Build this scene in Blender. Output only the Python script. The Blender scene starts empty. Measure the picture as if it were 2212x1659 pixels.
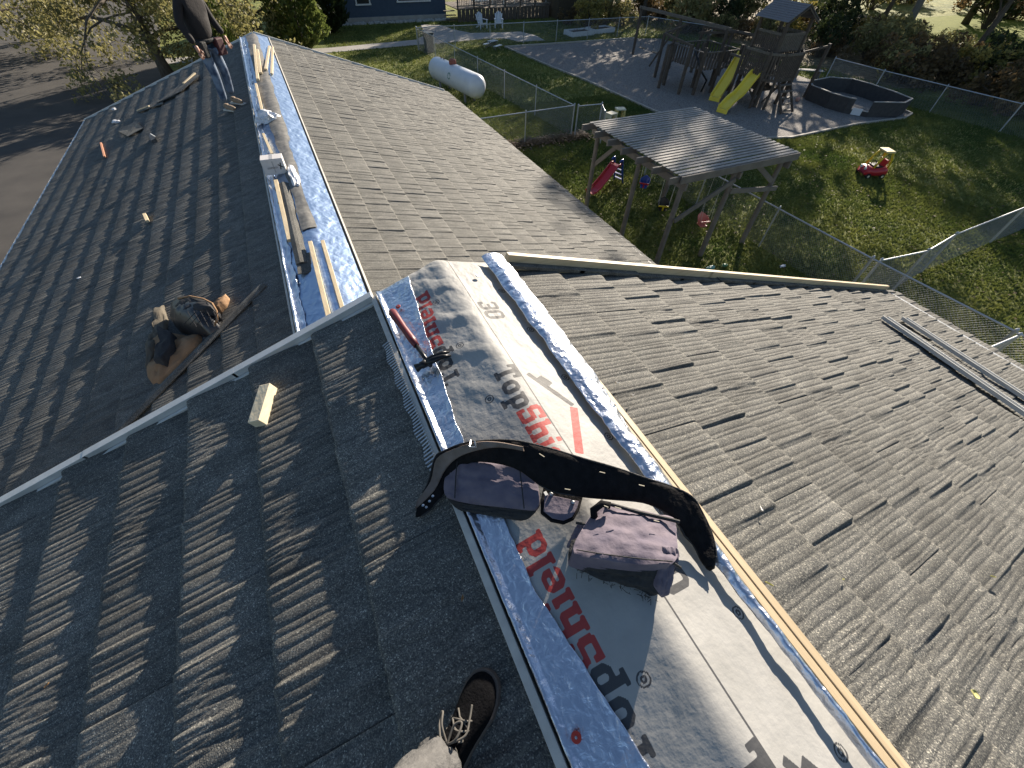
import bpy, bmesh, math, random
import numpy as np
from mathutils import Vector, Matrix, noise as mn
sc = bpy.context.scene
C = sc.collection
rad = math.radians

# ---------------------------------------------------------------- camera, world, sun, exposure
CAM = np.array([-.504, 0.0, 1.3])
YAW, PITCH, ROLL, FPX = rad(27.04), rad(49.72), rad(2.2), 870.0
_f = np.array([math.sin(YAW)*math.cos(PITCH), math.cos(YAW)*math.cos(PITCH), -math.sin(PITCH)])
_r = np.array([math.cos(YAW), -math.sin(YAW), 0.0])
_u = np.cross(_r, _f)
RT = math.cos(ROLL)*_r + math.sin(ROLL)*_u
UP = -math.sin(ROLL)*_r + math.cos(ROLL)*_u
cd = bpy.data.cameras.new('camera'); cam = bpy.data.objects.new('camera', cd); C.objects.link(cam)
M = Matrix.Identity(4)
for i in range(3):
    M[i][0], M[i][1], M[i][2], M[i][3] = RT[i], UP[i], -_f[i], CAM[i]
cam.matrix_world = M
cd.sensor_width = 36; cd.lens = FPX/2212*36; cd.clip_start = .05; cd.clip_end = 900
sc.camera = cam
SUN_AZ, SUN_EL = rad(39), rad(18.6)          # azimuth measured from +X towards +Y
w = bpy.data.worlds.new('World'); sc.world = w; w.use_nodes = True
nt = w.node_tree; nt.nodes.clear()
sky = nt.nodes.new('ShaderNodeTexSky'); sky.sky_type = 'NISHITA'; sky.sun_disc = False
sky.sun_elevation = SUN_EL; sky.sun_rotation = math.pi/2 - SUN_AZ
sky.air_density = 1.0; sky.dust_density = .6; sky.ozone_density = 2.0
bg = nt.nodes.new('ShaderNodeBackground'); bg.inputs[1].default_value = .06
wo = nt.nodes.new('ShaderNodeOutputWorld')
nt.links.new(sky.outputs[0], bg.inputs[0]); nt.links.new(bg.outputs[0], wo.inputs[0])
sd = bpy.data.lights.new('sun', 'SUN'); sd.energy = 5.0; sd.angle = rad(.55); sd.color = (1, .88, .73)
sun = bpy.data.objects.new('sun', sd); C.objects.link(sun)
sv = Vector((math.cos(SUN_EL)*math.cos(SUN_AZ), math.cos(SUN_EL)*math.sin(SUN_AZ), math.sin(SUN_EL)))
sun.rotation_euler = sv.to_track_quat('Z', 'Y').to_euler()
sun.location = (20, 20, 30)
sc.view_settings.view_transform = 'Standard'; sc.view_settings.look = 'None'
sc.view_settings.exposure = 1.35; sc.view_settings.gamma = 1; sc.view_settings.use_curve_mapping = False

# ---------------------------------------------------------------- measured geometry
TH = rad(18.2); T = math.tan(TH); E = .368; EX = E*math.cos(TH)
ZG = -5.3
FX, FZ = -.68, -1.2           # ridge line of the lower roof
def ray(x, y): return _f + RT*(x-1106)/FPX - UP*(y-829.5)/FPX
def at(x, y, z=ZG):           # a point of the survey: where the sight line through (x, y) of a 2212 px wide print meets height z
    d = ray(x, y); return Vector(CAM + d*(z-CAM[2])/d[2])
def hit(x, y, n, c):
    d = ray(x, y); n = np.array(n, float); return Vector(CAM + d*(c-n@CAM)/(n@d))
def near_roof(x, y, off=.02, side=0):
    for s in ((-1, 1) if not side else (side,)):
        p = hit(x, y, (s*T, 0, 1), off)
        if p.x*s >= 0 or side: return p
def far_roof(x, y, off=.02, side=0):
    for s in ((-1, 1) if not side else (side,)):
        p = hit(x, y, (s*T, 0, 1), FZ+off+s*T*FX)
        if (p.x-FX)*s >= 0 or side: return p

# ---------------------------------------------------------------- helpers
def mesh_obj(name, V, F, mat, parent=None, smooth=False, mats=None, midx=None):
    me = bpy.data.meshes.new(name)
    me.from_pydata([tuple(v) for v in V], [], F)
    for m in (mats or [mat]): me.materials.append(m)
    if midx is not None: me.polygons.foreach_set('material_index', midx)
    if smooth: me.polygons.foreach_set('use_smooth', [True]*len(me.polygons))
    me.update()
    o = bpy.data.objects.new(name, me); C.objects.link(o)
    if parent: o.parent = parent
    return o
class MB:
    """collects shapes, then links them as one mesh object"""
    def __init__(s): s.V = []; s.F = []
    def add(s, V, F):
        n = len(s.V); s.V += [Vector(v) for v in V]; s.F += [tuple(i+n for i in f) for f in F]; return s
    def box(s, c, size, rot=None, taper=1.0):
        x, y, z = size[0]/2, size[1]/2, size[2]/2; t = taper
        V = [(-x,-y,-z),(x,-y,-z),(x,y,-z),(-x,y,-z),(-x*t,-y*t,z),(x*t,-y*t,z),(x*t,y*t,z),(-x*t,y*t,z)]
        R = rot if rot is not None else Matrix.Identity(3)
        c = Vector(c)
        return s.add([c + R @ Vector(v) for v in V], [(0,3,2,1),(4,5,6,7),(0,1,5,4),(1,2,6,5),(2,3,7,6),(3,0,4,7)])
    def bar(s, a, b, wd, ht, up=(0,0,1)):
        a = Vector(a); b = Vector(b); d = (b-a); L = d.length; d = d/L
        side = d.cross(Vector(up))
        if side.length < 1e-4: side = d.cross(Vector((1,0,0)))
        side.normalize(); u = side.cross(d)
        R = Matrix((d, side, u)).transposed()
        return s.box((a+b)/2, (L, wd, ht), R)
    def tube(s, pts, r, n=8, cap=True, closed=False):
        pts = [Vector(p) for p in pts]; m = len(pts)
        rs = r if isinstance(r, (list, tuple)) else [r]*m
        V = []; prev = None
        for i, p in enumerate(pts):
            d = (pts[min(i+1, m-1)] - pts[max(i-1, 0)])
            if closed: d = pts[(i+1) % m] - pts[i-1]
            d.normalize()
            a = prev if prev is not None else (Vector((0,0,1)) if abs(d.z) < .9 else Vector((1,0,0)))
            a = (a - d*a.dot(d)).normalized(); prev = a
            b = d.cross(a)
            for k in range(n):
                t = 2*math.pi*k/n; V.append(p + (a*math.cos(t)+b*math.sin(t))*rs[i])
        F = []
        for i in range(m if closed else m-1):
            j = (i+1) % m
            for k in range(n): F.append((i*n+k, i*n+(k+1) % n, j*n+(k+1) % n, j*n+k))
        if cap and not closed: F += [tuple(range(n))[::-1], tuple((m-1)*n+k for k in range(n))]
        return s.add(V, F)
    def lathe(s, prof, c=(0,0,0), n=20, R=None):
        c = Vector(c); V = []; F = []; R = R or Matrix.Identity(3)
        for r, z in prof:
            for k in range(n):
                t = 2*math.pi*k/n; V.append(c + R @ Vector((r*math.cos(t), r*math.sin(t), z)))
        for i in range(len(prof)-1):
            for k in range(n): F.append((i*n+k, i*n+(k+1) % n, (i+1)*n+(k+1) % n, (i+1)*n+k))
        F += [tuple(range(n))[::-1], tuple((len(prof)-1)*n+k for k in range(n))]
        return s.add(V, F)
    def prism(s, pts, d):
        pts = [Vector(p) for p in pts]; d = Vector(d); n = len(pts)
        return s.add(pts + [p+d for p in pts], [tuple(range(n))[::-1], tuple(range(n, 2*n))] + [(i, (i+1) % n, n+(i+1) % n, n+i) for i in range(n)])
    def build(s, name, mat, parent=None, smooth=False, bevel=0, label=None):
        o = mesh_obj(name, s.V, s.F, mat, parent, smooth)
        if bevel:
            m = o.modifiers.new('b', 'BEVEL'); m.width = bevel; m.segments = 2; m.limit_method = 'ANGLE'
        if smooth:
            pass
        if label: o['label'] = label
        return o
def tag(o, label=None, cat=None, group=None, kind=None):
    if label: o['label'] = label
    if cat: o['category'] = cat
    if group: o['group'] = group
    if kind: o['kind'] = kind
    return o
def thing(name, loc, label, cat, group=None, rz=0.0):
    o = bpy.data.objects.new(name, None); C.objects.link(o); o.empty_display_size = .2
    o.location = loc; o.rotation_euler = (0, 0, rz)
    return tag(o, label, cat, group)
def copy_tree(o, parent=None):
    c = o.copy(); C.objects.link(c); c.parent = parent
    for ch in o.children: copy_tree(ch, c)
    return c
def smooth_by_angle(o, a=35):
    me = o.data; me.polygons.foreach_set('use_smooth', [True]*len(me.polygons))
    bm = bmesh.new(); bm.from_mesh(me)
    for e in bm.edges:
        if len(e.link_faces) == 2 and e.calc_face_angle(0) > rad(a): e.smooth = False
    bm.to_mesh(me); bm.free(); return o

# ---------------------------------------------------------------- materials
def mat(name, col, rough=.7, metal=0.0, scale=0, col2=None, bump=0, bscale=None, spec=.5, stretch=None, contrast=.5, translucent=0, detail=4, coords='Object', bdist=.01):
    m = bpy.data.materials.new(name); m.use_nodes = True
    N = m.node_tree.nodes; L = m.node_tree.links; b = N['Principled BSDF']
    b.inputs['Base Color'].default_value = (*col, 1); b.inputs['Roughness'].default_value = rough
    b.inputs['Metallic'].default_value = metal; b.inputs['Specular IOR Level'].default_value = spec
    tc = N.new('ShaderNodeTexCoord'); src = tc.outputs[coords]
    if stretch:
        mp = N.new('ShaderNodeMapping'); mp.inputs['Scale'].default_value = stretch
        L.new(src, mp.inputs[0]); src = mp.outputs[0]
    if col2:
        n = N.new('ShaderNodeTexNoise'); n.inputs['Scale'].default_value = scale; n.inputs['Detail'].default_value = detail
        L.new(src, n.inputs['Vector'])
        r = N.new('ShaderNodeValToRGB'); r.color_ramp.elements[0].position = .5-contrast/2; r.color_ramp.elements[1].position = .5+contrast/2
        r.color_ramp.elements[0].color = (*col, 1); r.color_ramp.elements[1].color = (*col2, 1)
        L.new(n.outputs[0], r.inputs[0]); L.new(r.outputs[0], b.inputs['Base Color'])
    if bump:
        n2 = N.new('ShaderNodeTexNoise'); n2.inputs['Scale'].default_value = bscale or scale*2 or 50; n2.inputs['Detail'].default_value = detail
        L.new(src, n2.inputs['Vector'])
        bp = N.new('ShaderNodeBump'); bp.inputs['Strength'].default_value = bump; bp.inputs['Distance'].default_value = bdist
        L.new(n2.outputs[0], bp.inputs['Height']); L.new(bp.outputs[0], b.inputs['Normal'])
    if translucent:
        t = N.new('ShaderNodeBsdfTranslucent'); mx = N.new('ShaderNodeMixShader'); mx.inputs[0].default_value = translucent
        if col2: L.new(r.outputs[0], t.inputs[0])
        else: t.inputs[0].default_value = (*col, 1)
        out = N['Material Output']; L.new(b.outputs[0], mx.inputs[1]); L.new(t.outputs[0], mx.inputs[2]); L.new(mx.outputs[0], out.inputs[0])
    return m
def granule_mat():
    m = bpy.data.materials.new('stone_granules'); m.use_nodes = True
    N = m.node_tree.nodes; L = m.node_tree.links; b = N['Principled BSDF']
    b.inputs['Roughness'].default_value = .85; b.inputs['Specular IOR Level'].default_value = .35
    tc = N.new('ShaderNodeTexCoord')
    oi = N.new('ShaderNodeObjectInfo')
    va = N.new('ShaderNodeVectorMath'); va.operation = 'ADD'
    mul = N.new('ShaderNodeVectorMath'); mul.operation = 'SCALE'; mul.inputs[3].default_value = 7.3
    cx = N.new('ShaderNodeCombineXYZ'); L.new(oi.outputs['Random'], cx.inputs[0]); L.new(oi.outputs['Random'], cx.inputs[1])
    L.new(cx.outputs[0], mul.inputs[0]); L.new(tc.outputs['Object'], va.inputs[0]); L.new(mul.outputs[0], va.inputs[1])
    v = N.new('ShaderNodeTexVoronoi'); v.inputs['Scale'].default_value = 300; L.new(va.outputs[0], v.inputs['Vector'])
    r = N.new('ShaderNodeValToRGB'); r.color_ramp.interpolation = 'LINEAR'
    e = r.color_ramp.elements; e[0].position = 0; e[0].color = (.040, .042, .044, 1); e[1].position = 1; e[1].color = (.46, .44, .37, 1)
    x = e.new(.5); x.color = (.090, .089, .082, 1); x = e.new(.8); x.color = (.172, .166, .144, 1)
    L.new(v.outputs['Color'], r.inputs[0])
    mpg = N.new('ShaderNodeMapping'); mpg.inputs['Scale'].default_value = (2.2, .7, 1); L.new(va.outputs[0], mpg.inputs[0])
    n = N.new('ShaderNodeTexNoise'); n.inputs['Scale'].default_value = 5; n.inputs['Detail'].default_value = 6; n.inputs['Roughness'].default_value = .6; L.new(mpg.outputs[0], n.inputs['Vector'])
    mr = N.new('ShaderNodeMapRange'); mr.inputs[1].default_value = .3; mr.inputs[2].default_value = .7; mr.inputs[3].default_value = .66; mr.inputs[4].default_value = 1.34
    L.new(n.outputs[0], mr.inputs[0])
    mr2 = N.new('ShaderNodeMapRange'); mr2.inputs[3].default_value = .88; mr2.inputs[4].default_value = 1.1; L.new(oi.outputs['Random'], mr2.inputs[0])
    mm = N.new('ShaderNodeMath'); mm.operation = 'MULTIPLY'; L.new(mr.outputs[0], mm.inputs[0]); L.new(mr2.outputs[0], mm.inputs[1])
    mc = N.new('ShaderNodeVectorMath'); mc.operation = 'SCALE'; L.new(r.outputs[0], mc.inputs[0]); L.new(mm.outputs[0], mc.inputs[3])
    L.new(mc.outputs[0], b.inputs['Base Color'])
    n3 = N.new('ShaderNodeTexNoise'); n3.inputs['Scale'].default_value = 230; n3.inputs['Detail'].default_value = 2; L.new(va.outputs[0], n3.inputs['Vector'])
    bp = N.new('ShaderNodeBump'); bp.inputs['Strength'].default_value = .55; bp.inputs['Distance'].default_value = .004
    L.new(n3.outputs[0], bp.inputs['Height']); L.new(bp.outputs[0], b.inputs['Normal'])
    return m
GRAN = granule_mat()
DARKWALL = mat('wall_paint', (.30,.29,.27), .8, scale=3, col2=(.36,.35,.33))
TRIM = mat('white_trim', (.62,.63,.62), .45, scale=9, col2=(.5,.5,.48), bump=.15)
GALV = mat('galvanised', (.42,.44,.46), .42, .85, scale=14, col2=(.58,.60,.62), bump=.08, bscale=8)
PINE = mat('pine', (.46,.36,.22), .6, scale=3, col2=(.60,.49,.32), stretch=(1, 14, 14), bump=.1)
PINEY = mat('pine_y', (.36,.28,.175), .6, scale=3, col2=(.48,.385,.25), stretch=(14, 1, 14), bump=.1)
GREYWOOD = mat('grey_wood', (.20,.165,.13), .85, scale=4, col2=(.33,.28,.23), stretch=(14, 2, 14), bump=.3, bscale=20)

# ---------------------------------------------------------------- ground
def sheet(name, pts, z, m, kind='structure'):
    o = mesh_obj(name, [(p[0], p[1], z) for p in pts], [tuple(range(len(pts)))], m)
    return tag(o, kind=kind)
def grass_mat():
    m = bpy.data.materials.new('lawn_grass'); m.use_nodes = True
    N = m.node_tree.nodes; L = m.node_tree.links; b = N['Principled BSDF']; b.inputs['Roughness'].default_value = .9
    b.inputs['Specular IOR Level'].default_value = .2
    tc = N.new('ShaderNodeTexCoord')
    n1 = N.new('ShaderNodeTexNoise'); n1.inputs['Scale'].default_value = .35; n1.inputs['Detail'].default_value = 6; n1.inputs['Roughness'].default_value = .65
    n2 = N.new('ShaderNodeTexNoise'); n2.inputs['Scale'].default_value = 9; n2.inputs['Detail'].default_value = 6; n2.inputs['Roughness'].default_value = .8
    for n in (n1, n2): L.new(tc.outputs['Object'], n.inputs['Vector'])
    a = N.new('ShaderNodeMath'); a.operation = 'ADD'; L.new(n1.outputs[0], a.inputs[0]); L.new(n2.outputs[0], a.inputs[1])
    r = N.new('ShaderNodeValToRGB'); e = r.color_ramp.elements
    e[0].position = .74; e[0].color = (.045, .075, .018, 1); e[1].position = 1.0; e[1].color = (.105, .110, .030, 1)
    x = e.new(.86); x.color = (.048, .066, .016, 1)
    L.new(a.outputs[0], r.inputs[0])
    mm = N.new('ShaderNodeMath'); mm.operation = 'MULTIPLY'; mm.inputs[1].default_value = .5; L.new(a.outputs[0], mm.inputs[0])
    r.color_ramp.elements[0].position = .37; r.color_ramp.elements[1].position = .45; r.color_ramp.elements[2].position = .60
    r.color_ramp.elements[1].color = (.115, .145, .030, 1); r.color_ramp.elements[2].color = (.29, .29, .075, 1)
    L.new(mm.outputs[0], r.inputs[0]); L.new(r.outputs[0], b.inputs['Base Color'])
    n3 = N.new('ShaderNodeTexNoise'); n3.inputs['Scale'].default_value = 16; n3.inputs['Detail'].default_value = 8; n3.inputs['Roughness'].default_value = .8
    L.new(tc.outputs['Object'], n3.inputs['Vector'])
    bp = N.new('ShaderNodeBump'); bp.inputs['Strength'].default_value = 1; bp.inputs['Distance'].default_value = .12
    L.new(n3.outputs[0], bp.inputs['Height']); L.new(bp.outputs[0], b.inputs['Normal'])
    return m
GRASS = grass_mat()
sheet('ground', [(-260,-120), (320,-120), (320,420), (-260,420)], ZG, GRASS)
ASPHALT = mat('asphalt', (.034,.031,.029), .9, scale=1.2, col2=(.066,.060,.053), bump=.5, bscale=60, detail=8)
CONC = mat('concrete', (.26,.245,.22), .85, scale=2.5, col2=(.34,.325,.30), bump=.2, bscale=40, detail=6)
GRAVEL = mat('gravel', (.10,.095,.09), .95, scale=22, col2=(.30,.275,.25), bump=1, bscale=24, detail=8, contrast=.35, bdist=.04)
# ---------------------------------------------------------------- the house with its two roofs
house = thing('house', (0, 5, ZG), 'low house being reroofed, two parallel gable roofs of dark stone coated tiles with open ridges', 'house')
def plank_mesh(name, V, F, m, parent): return mesh_obj(name, V, F, m, parent)
NY0, NY1 = -3.33, 1.95
FY0, FY1 = 1.6, 16.75
WN, WFR, WFL = 6.42, 5.50, 4.98
hl = Vector(house.location)
def roof_part(name, x0, z0, wl, wr, y0, y1, th=.10):
    o = bpy.data.objects.new(name, None); C.objects.link(o); o.parent = house
    prof = [(x0-wl, z0-wl*T), (x0, z0), (x0+wr, z0-wr*T), (x0+wr, z0-wr*T-th), (x0, z0-th), (x0-wl, z0-wl*T-th)]
    V = [Vector((x, y, z-.002))-hl for y in (y0, y1) for x, z in prof]; n = 6
    F = [(0,1,4,5), (1,2,3,4), (6,11,10,7), (7,10,9,8)] + [(i, n+i, n+(i+1) % n, (i+1) % n) for i in range(n)]
    mesh_obj('roof_deck', V, F, mat(name+'_board', (.22,.17,.11), .8, scale=6, col2=(.3,.24,.16)), o)
    return o
upper = roof_part('upper_roof', 0, 0, WN, WN, NY0, NY1-.02)
lower = roof_part('lower_roof', FX, FZ, WFL, WFR, FY0, FY1-.02)
# walls under the roofs
wb = MB()
def gable_wall(x0, z0, wl, wr, y, d):
    wb.prism([Vector(p)-hl for p in ((x0-wl, y, ZG), (x0+wr, y, ZG), (x0+wr, y, z0-wr*T-.11), (x0, y, z0-.11), (x0-wl, y, z0-wl*T-.11))], (0, d, 0))
gable_wall(0, 0, WN-.45, WN-.45, NY1-.35, -.15)
gable_wall(FX, FZ, WFL-.45, WFR-.45, FY1-.4, -.15)
wb.build('end_wall', DARKWALL, house)
w2 = MB()
for xx, zt, y0, y1 in ((WN-.53, -(WN-.53)*T-.11, NY0, NY1-.5), (-(WN-.53), -(WN-.53)*T-.11, NY0, NY1-.5), (FX+WFR-.53, FZ-(WFR-.53)*T-.11, NY1-.34, FY1-.56), (FX-WFL+.53, FZ-(WFL-.53)*T-.11, NY1-.34, FY1-.56)):
    w2.box(Vector((xx, (y0+y1)/2, (ZG+zt)/2))-hl, (.15, y1-y0, zt-ZG))
w2.build('side_wall', DARKWALL, house)

# tile sheets: pressed steel with a stone coat, shake pattern with raised shakes and ribs
PL = 1.32
def tile_profile(seed):
    rnd = random.Random(seed)
    U = 660; u = np.linspace(0, PL, U)
    shakes = []; x = 0
    while x < PL-.001:
        wd = rnd.choice([.12, .15, .19, .24, .29])
        if x+wd > PL-.08: wd = PL-x
        shakes.append((x, x+wd)); x += wd
    level = np.zeros(U); rib = np.zeros(U)
    for i, (a, b) in enumerate(shakes):
        step = rnd.choice([.006, .010, .013, .015, .017]) if i < len(shakes)-1 else .003
        mk = (u >= a) & (u <= b); level[mk] = .002+step*((u[mk]-a)/(b-a))**1.8
    k = 2; level = np.convolve(np.pad(level, k, 'edge'), np.ones(2*k+1)/(2*k+1), 'valid')
    x = 0.0
    while x < PL:
        wd = rnd.choice([.018, .026, .034, .042, .050]); wd = min(wd, PL-x)
        if wd < .004: break
        mk = (u >= x) & (u <= x+wd); t_ = (u[mk]-x)/wd; rib[mk] = rnd.uniform(.0032, .0058)*(wd/.03)**.4*((1-np.abs(2*t_-1)**3.2)-1); x += wd
    wav0 = rnd.uniform(.15, PL-.45)
    return u, level, rib, (wav0, wav0+rnd.choice([.22, .28]))
def tile_mesh(seed, u0, u1, du, nv, name='roof_tile'):
    u, level, rib, (wa, wb_) = tile_profile(seed)
    rnd = random.Random(seed*7+1); ph = rnd.uniform(0, 6)
    n = int(round((u1-u0)/du))+1; us = np.linspace(u0, u1, n)
    vs = list(np.linspace(-.006, E-.024, nv-2))+[E-.010, E]; V = []; F = []
    for j, v in enumerate(vs):
        win = np.clip(np.minimum((us-wa)/.05, (wb_-us)/.05), 0, 1)
        sh = win*.013*1.25*math.sin(v/E*9+ph) + .0022*np.sin(us*31+v*14)
        h = np.interp(us, u, level)*(.45+.55*v/E) + np.interp(us+sh, u, rib)*(1+win*.9) + .004 + .0275*max(0, v)/E
        if j == nv-1: hh = h-.0085
        elif j == nv-2: hh = h-.0030
        else: hh = h
        for x, z in zip(us, hh): V.append((x, v+(.0 if j < nv-1 else .0015), z))
    # nose: rounded butt edge then drop
    for dv, dz in ((.004, -.013), (.005, -.04)):
        for x, z in zip(us, h): V.append((x, E+dv, max(z+dz, -.002) if dz > -.03 else -.004))
    rows = nv+2
    for j in range(rows-1):
        for i in range(n-1):
            a = j*n+i; F.append((a, a+1, a+n+1, a+n))
    # down-turned ends
    for i, s in ((0, 1), (n-1, -1)):
        base = len(V)
        for j in range(rows): x, y, z = V[j*n+i]; V.append((x, y, -.004))
        for j in range(rows-1):
            q = (j*n+i, (j+1)*n+i, base+j+1, base+j); F.append(q if s == 1 else q[::-1])
    me = bpy.data.meshes.new(name); me.from_pydata(V, [], F); me.materials.append(GRAN)
    me.polygons.foreach_set('use_smooth', [True]*len(F)); me.update()
    return me
_cache = {}
def get_tile(seed, u0, u1, lod):
    k = (seed, round(u0, 3), round(u1, 3), lod)
    if k not in _cache: _cache[k] = tile_mesh(seed, u0, u1, (.004, .008)[lod], (9, 5)[lod])
    return _cache[k]
placed = []
rt = random.Random(5)
def lay(parent, x0, z0, side, s0, width, y0, y1, lod):
    c, s = math.cos(TH), math.sin(TH)
    v = Vector((side*c, 0, -s)); nrm = Vector((side*s, 0, c)); u = v.cross(nrm)
    k = 0
    while True:
        sx = s0 + k*EX
        if sx > width-.05: break
        first = (PL, PL/3, PL*2/3)[k % 3]
        y = y1; seg = first; first_seg = True
        while y > y0+.05:
            ln = min(seg, y-y0)
            ua, ub = (PL-ln, PL) if first_seg else (0, ln)
            if side == -1: ua, ub = (0, ln) if first_seg else (PL-ln, PL)
            seed = rt.randrange(10)
            # u runs towards -Y on the right slope, +Y on the left slope
            yy = y if side == 1 else y-ln
            org = Vector((x0+side*sx, yy, z0-sx*T)) - u*ua
            jit = nrm*rt.uniform(-.0008, .0012)
            Mx = Matrix((u, v, nrm)).transposed().to_4x4(); Mx.translation = org+jit-hl
            cx = Vector((x0+side*(sx+EX/2), y-ln/2, z0-(sx+EX/2)*T))
            placed.append((parent, seed, ua, ub, lod, Mx, cx, ln))
            y -= ln; seg = PL; first_seg = False
        k += 1
S0 = .757-EX
lay(upper, 0, 0, -1, S0, WN, NY0, NY1-.035, 0)
lay(upper, 0, 0, 1, S0+.005, WN, NY0, NY1-.035, 0)
lay(lower, FX, FZ, -1, .41, WFL, FY0, FY1-.05, 1)
lay(lower, FX, FZ, 1, .40, WFR, FY0, FY1-.05, 1)
def apparent(cx, ln):
    d = np.array(cx)-CAM; z = _f @ d
    if z < .15: return -1.0
    x = 1106+FPX*(RT @ d)/z; y = 829.5-FPX*(UP @ d)/z
    if -250 < x < 2460 and -150 < y < 1900: return ln/ (z*z)
    return ln/(z*z)*1e-3
placed.sort(key=lambda p: -apparent(p[6], p[7]))
rest = {}
for i, (parent, seed, ua, ub, lod, Mx, cx, ln) in enumerate(placed):
    if i < 296:
        o = bpy.data.objects.new('roof_tile', get_tile(seed, ua, ub, lod)); C.objects.link(o)
        o.parent = parent; o.matrix_local = Mx
    else: rest.setdefault(parent.name, []).append((get_tile(seed, ua, ub, 1), Mx))
for pn, lst in rest.items():
    Vs = []; Fs = []; nb = 0
    for me, Mx in lst:
        co = np.empty(len(me.vertices)*3); me.vertices.foreach_get('co', co); co = co.reshape(-1, 3)
        m4 = np.array(Mx); co = co@m4[:3, :3].T + m4[:3, 3]
        Vs.append(co); Fs.append(np.array([p.vertices[:] for p in me.polygons])+nb); nb += len(co)
    Vs = np.concatenate(Vs); Fs = np.concatenate(Fs)
    me = bpy.data.meshes.new('distant_tiles'); me.vertices.add(len(Vs)); me.vertices.foreach_set('co', Vs.ravel())
    me.loops.add(len(Fs)*4); me.loops.foreach_set('vertex_index', Fs.ravel()); me.polygons.add(len(Fs))
    me.polygons.foreach_set('loop_start', np.arange(0, len(Fs)*4, 4)); me.polygons.foreach_set('use_smooth', [True]*len(Fs))
    me.materials.append(GRAN); me.update(calc_edges=True)
    o = bpy.data.objects.new('distant_tiles', me); C.objects.link(o); o.parent = bpy.data.objects[pn]; o['kind'] = 'stuff'
# ---------------------------------------------------------------- ridge coverings on the upper roof
def fbm(x, y, z=0.0, o=4):
    return mn.fractal(Vector((x, y, z)), 1.0, 2.0, o)
def ridge_z(x, r=.05): return -T*(math.sqrt(x*x+r*r)-r)
def mem_z(x, y):
    z = ridge_z(x) + .012
    ga = .45+.55*max(0, min(1, (y-.2)/.8)); z += ga*.0032*fbm(x*5, y*3, 1) + ga*.0013*fbm(x*22, y*14, 5)
    # drape bunching at the gable end and along the ridge
    g = max(0, min(1, (y-.75)/.9))
    z += g*.0075*max(0, math.sin(y*23+x*16+2*fbm(x*3, y*3, 9)))*math.exp(-((x+.10)/.13)**2)
    z += g*.0028*fbm(x*16, y*7, 3)
    z += .010*math.exp(-((x-.0)/.06)**2)*(.6+.5*fbm(1, y*2.2, 7))
    if y > 1.9: z -= (y-1.9)**2*3
    return z
# lettering drawn as slab capitals on a coverage map
def R_(x0, y0, x1, y1): return ('r', x0, y0, x1, y1, 0)
def O_(x0, y0, x1, y1, c): return ('r', x0, y0, x1, y1, c)
GLY = {
 'T': (8.6, [R_(0,8,8,10), R_(0,6.6,1.6,10), R_(6.4,6.6,8,10), R_(2.9,0,5.1,10), R_(1.7,0,6.3,1.6)], []),
 'o': (7.3, [O_(0,0,6.6,7,1.6)], [O_(2.2,1.7,4.4,5.3,.7)]),
 'p': (7.8, [R_(.9,-3,3.1,7), R_(0,-3,4.2,-1.5), R_(0,5.5,2,7), O_(1.6,0,7.2,7,1.6)], [O_(3.1,1.7,5,5.3,.6)]),
 'S': (7.7, [R_(0,5.6,2.2,9.2), R_(.8,8.2,7,10), R_(5.2,6.8,7,10), R_(.6,4.2,6.4,6), R_(4.8,.8,7,5), R_(0,0,6.2,1.8), R_(0,0,1.8,3.2)], []),
 'h': (8.4, [R_(.8,0,3,10), R_(0,8.5,2,10), R_(0,0,3.8,1.5), O_(2,4.9,7.2,7,.9), R_(5,0,7.2,6.2), R_(4.3,0,8,1.5)], []),
 'i': (4.3, [R_(.8,0,3,7), R_(0,5.5,2,7), R_(0,0,3.8,1.5), R_(.8,8.2,3,10)], []),
 'e': (7.3, [O_(0,0,6.8,7,1.6)], [R_(2.2,4.3,4.6,5.5), R_(2.2,1.8,6.9,3.0)]),
 'l': (4.3, [R_(.8,0,3,10), R_(0,8.5,2,10), R_(0,0,3.8,1.5)], []),
 'd': (7.9, [R_(4.4,0,6.6,10), R_(3.4,8.5,5,10), R_(5,0,7.4,1.5), O_(0,0,5.6,7,1.6)], [O_(2.1,1.7,4.3,5.3,.6)]),
 '3': (7.6, [R_(0.2,8.2,6,10), R_(.2,0,6,1.8), R_(2,4.2,6,5.8), R_(4.8,.8,7,4.8), R_(4.8,5.2,7,9.2), R_(0,7,1.8,9.4), R_(0,.6,1.8,3)], []),
 '0': (7.6, [O_(0,0,7,10,1.8)], [O_(2.3,1.8,4.7,8.2,.5)]),
}
def in_rect(P, s):
    _, x0, y0, x1, y1, c = s; X, Y = P
    m = (X >= x0) & (X <= x1) & (Y >= y0) & (Y <= y1)
    if c:
        dx = np.minimum(X-x0, x1-X); dy = np.minimum(Y-y0, y1-Y); m &= (dx+dy) >= c
    return m
MX0, MX1, MY0, MY1, DG = -.372, .372, -1.75, 1.985, .0042
gx = np.arange(MX0, MX1+DG, DG); gy = np.arange(MY0, MY1+DG, DG)
red = np.zeros((len(gy), len(gx))); blk = np.zeros_like(red)
def stamp(buf, test, x0, x1, y0, y1):
    ss = [(-.33, -.33), (0, -.33), (.33, -.33), (-.33, 0), (0, 0), (.33, 0), (-.33, .33), (0, .33), (.33, .33)]
    ix = np.where((gx > x0-.02) & (gx < x1+.02))[0]; iy = np.where((gy > y0-.02) & (gy < y1+.02))[0]
    if not len(ix) or not len(iy): return
    X, Y = np.meshgrid(gx[ix], gy[iy]); acc = np.zeros_like(X)
    for a, b in ss: acc += test(X+a*DG*1.3, Y+b*DG*1.3)
    sub = buf[iy[0]:iy[-1]+1, ix[0]:ix[-1]+1]; np.maximum(sub, acc/9, out=sub)
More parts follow.
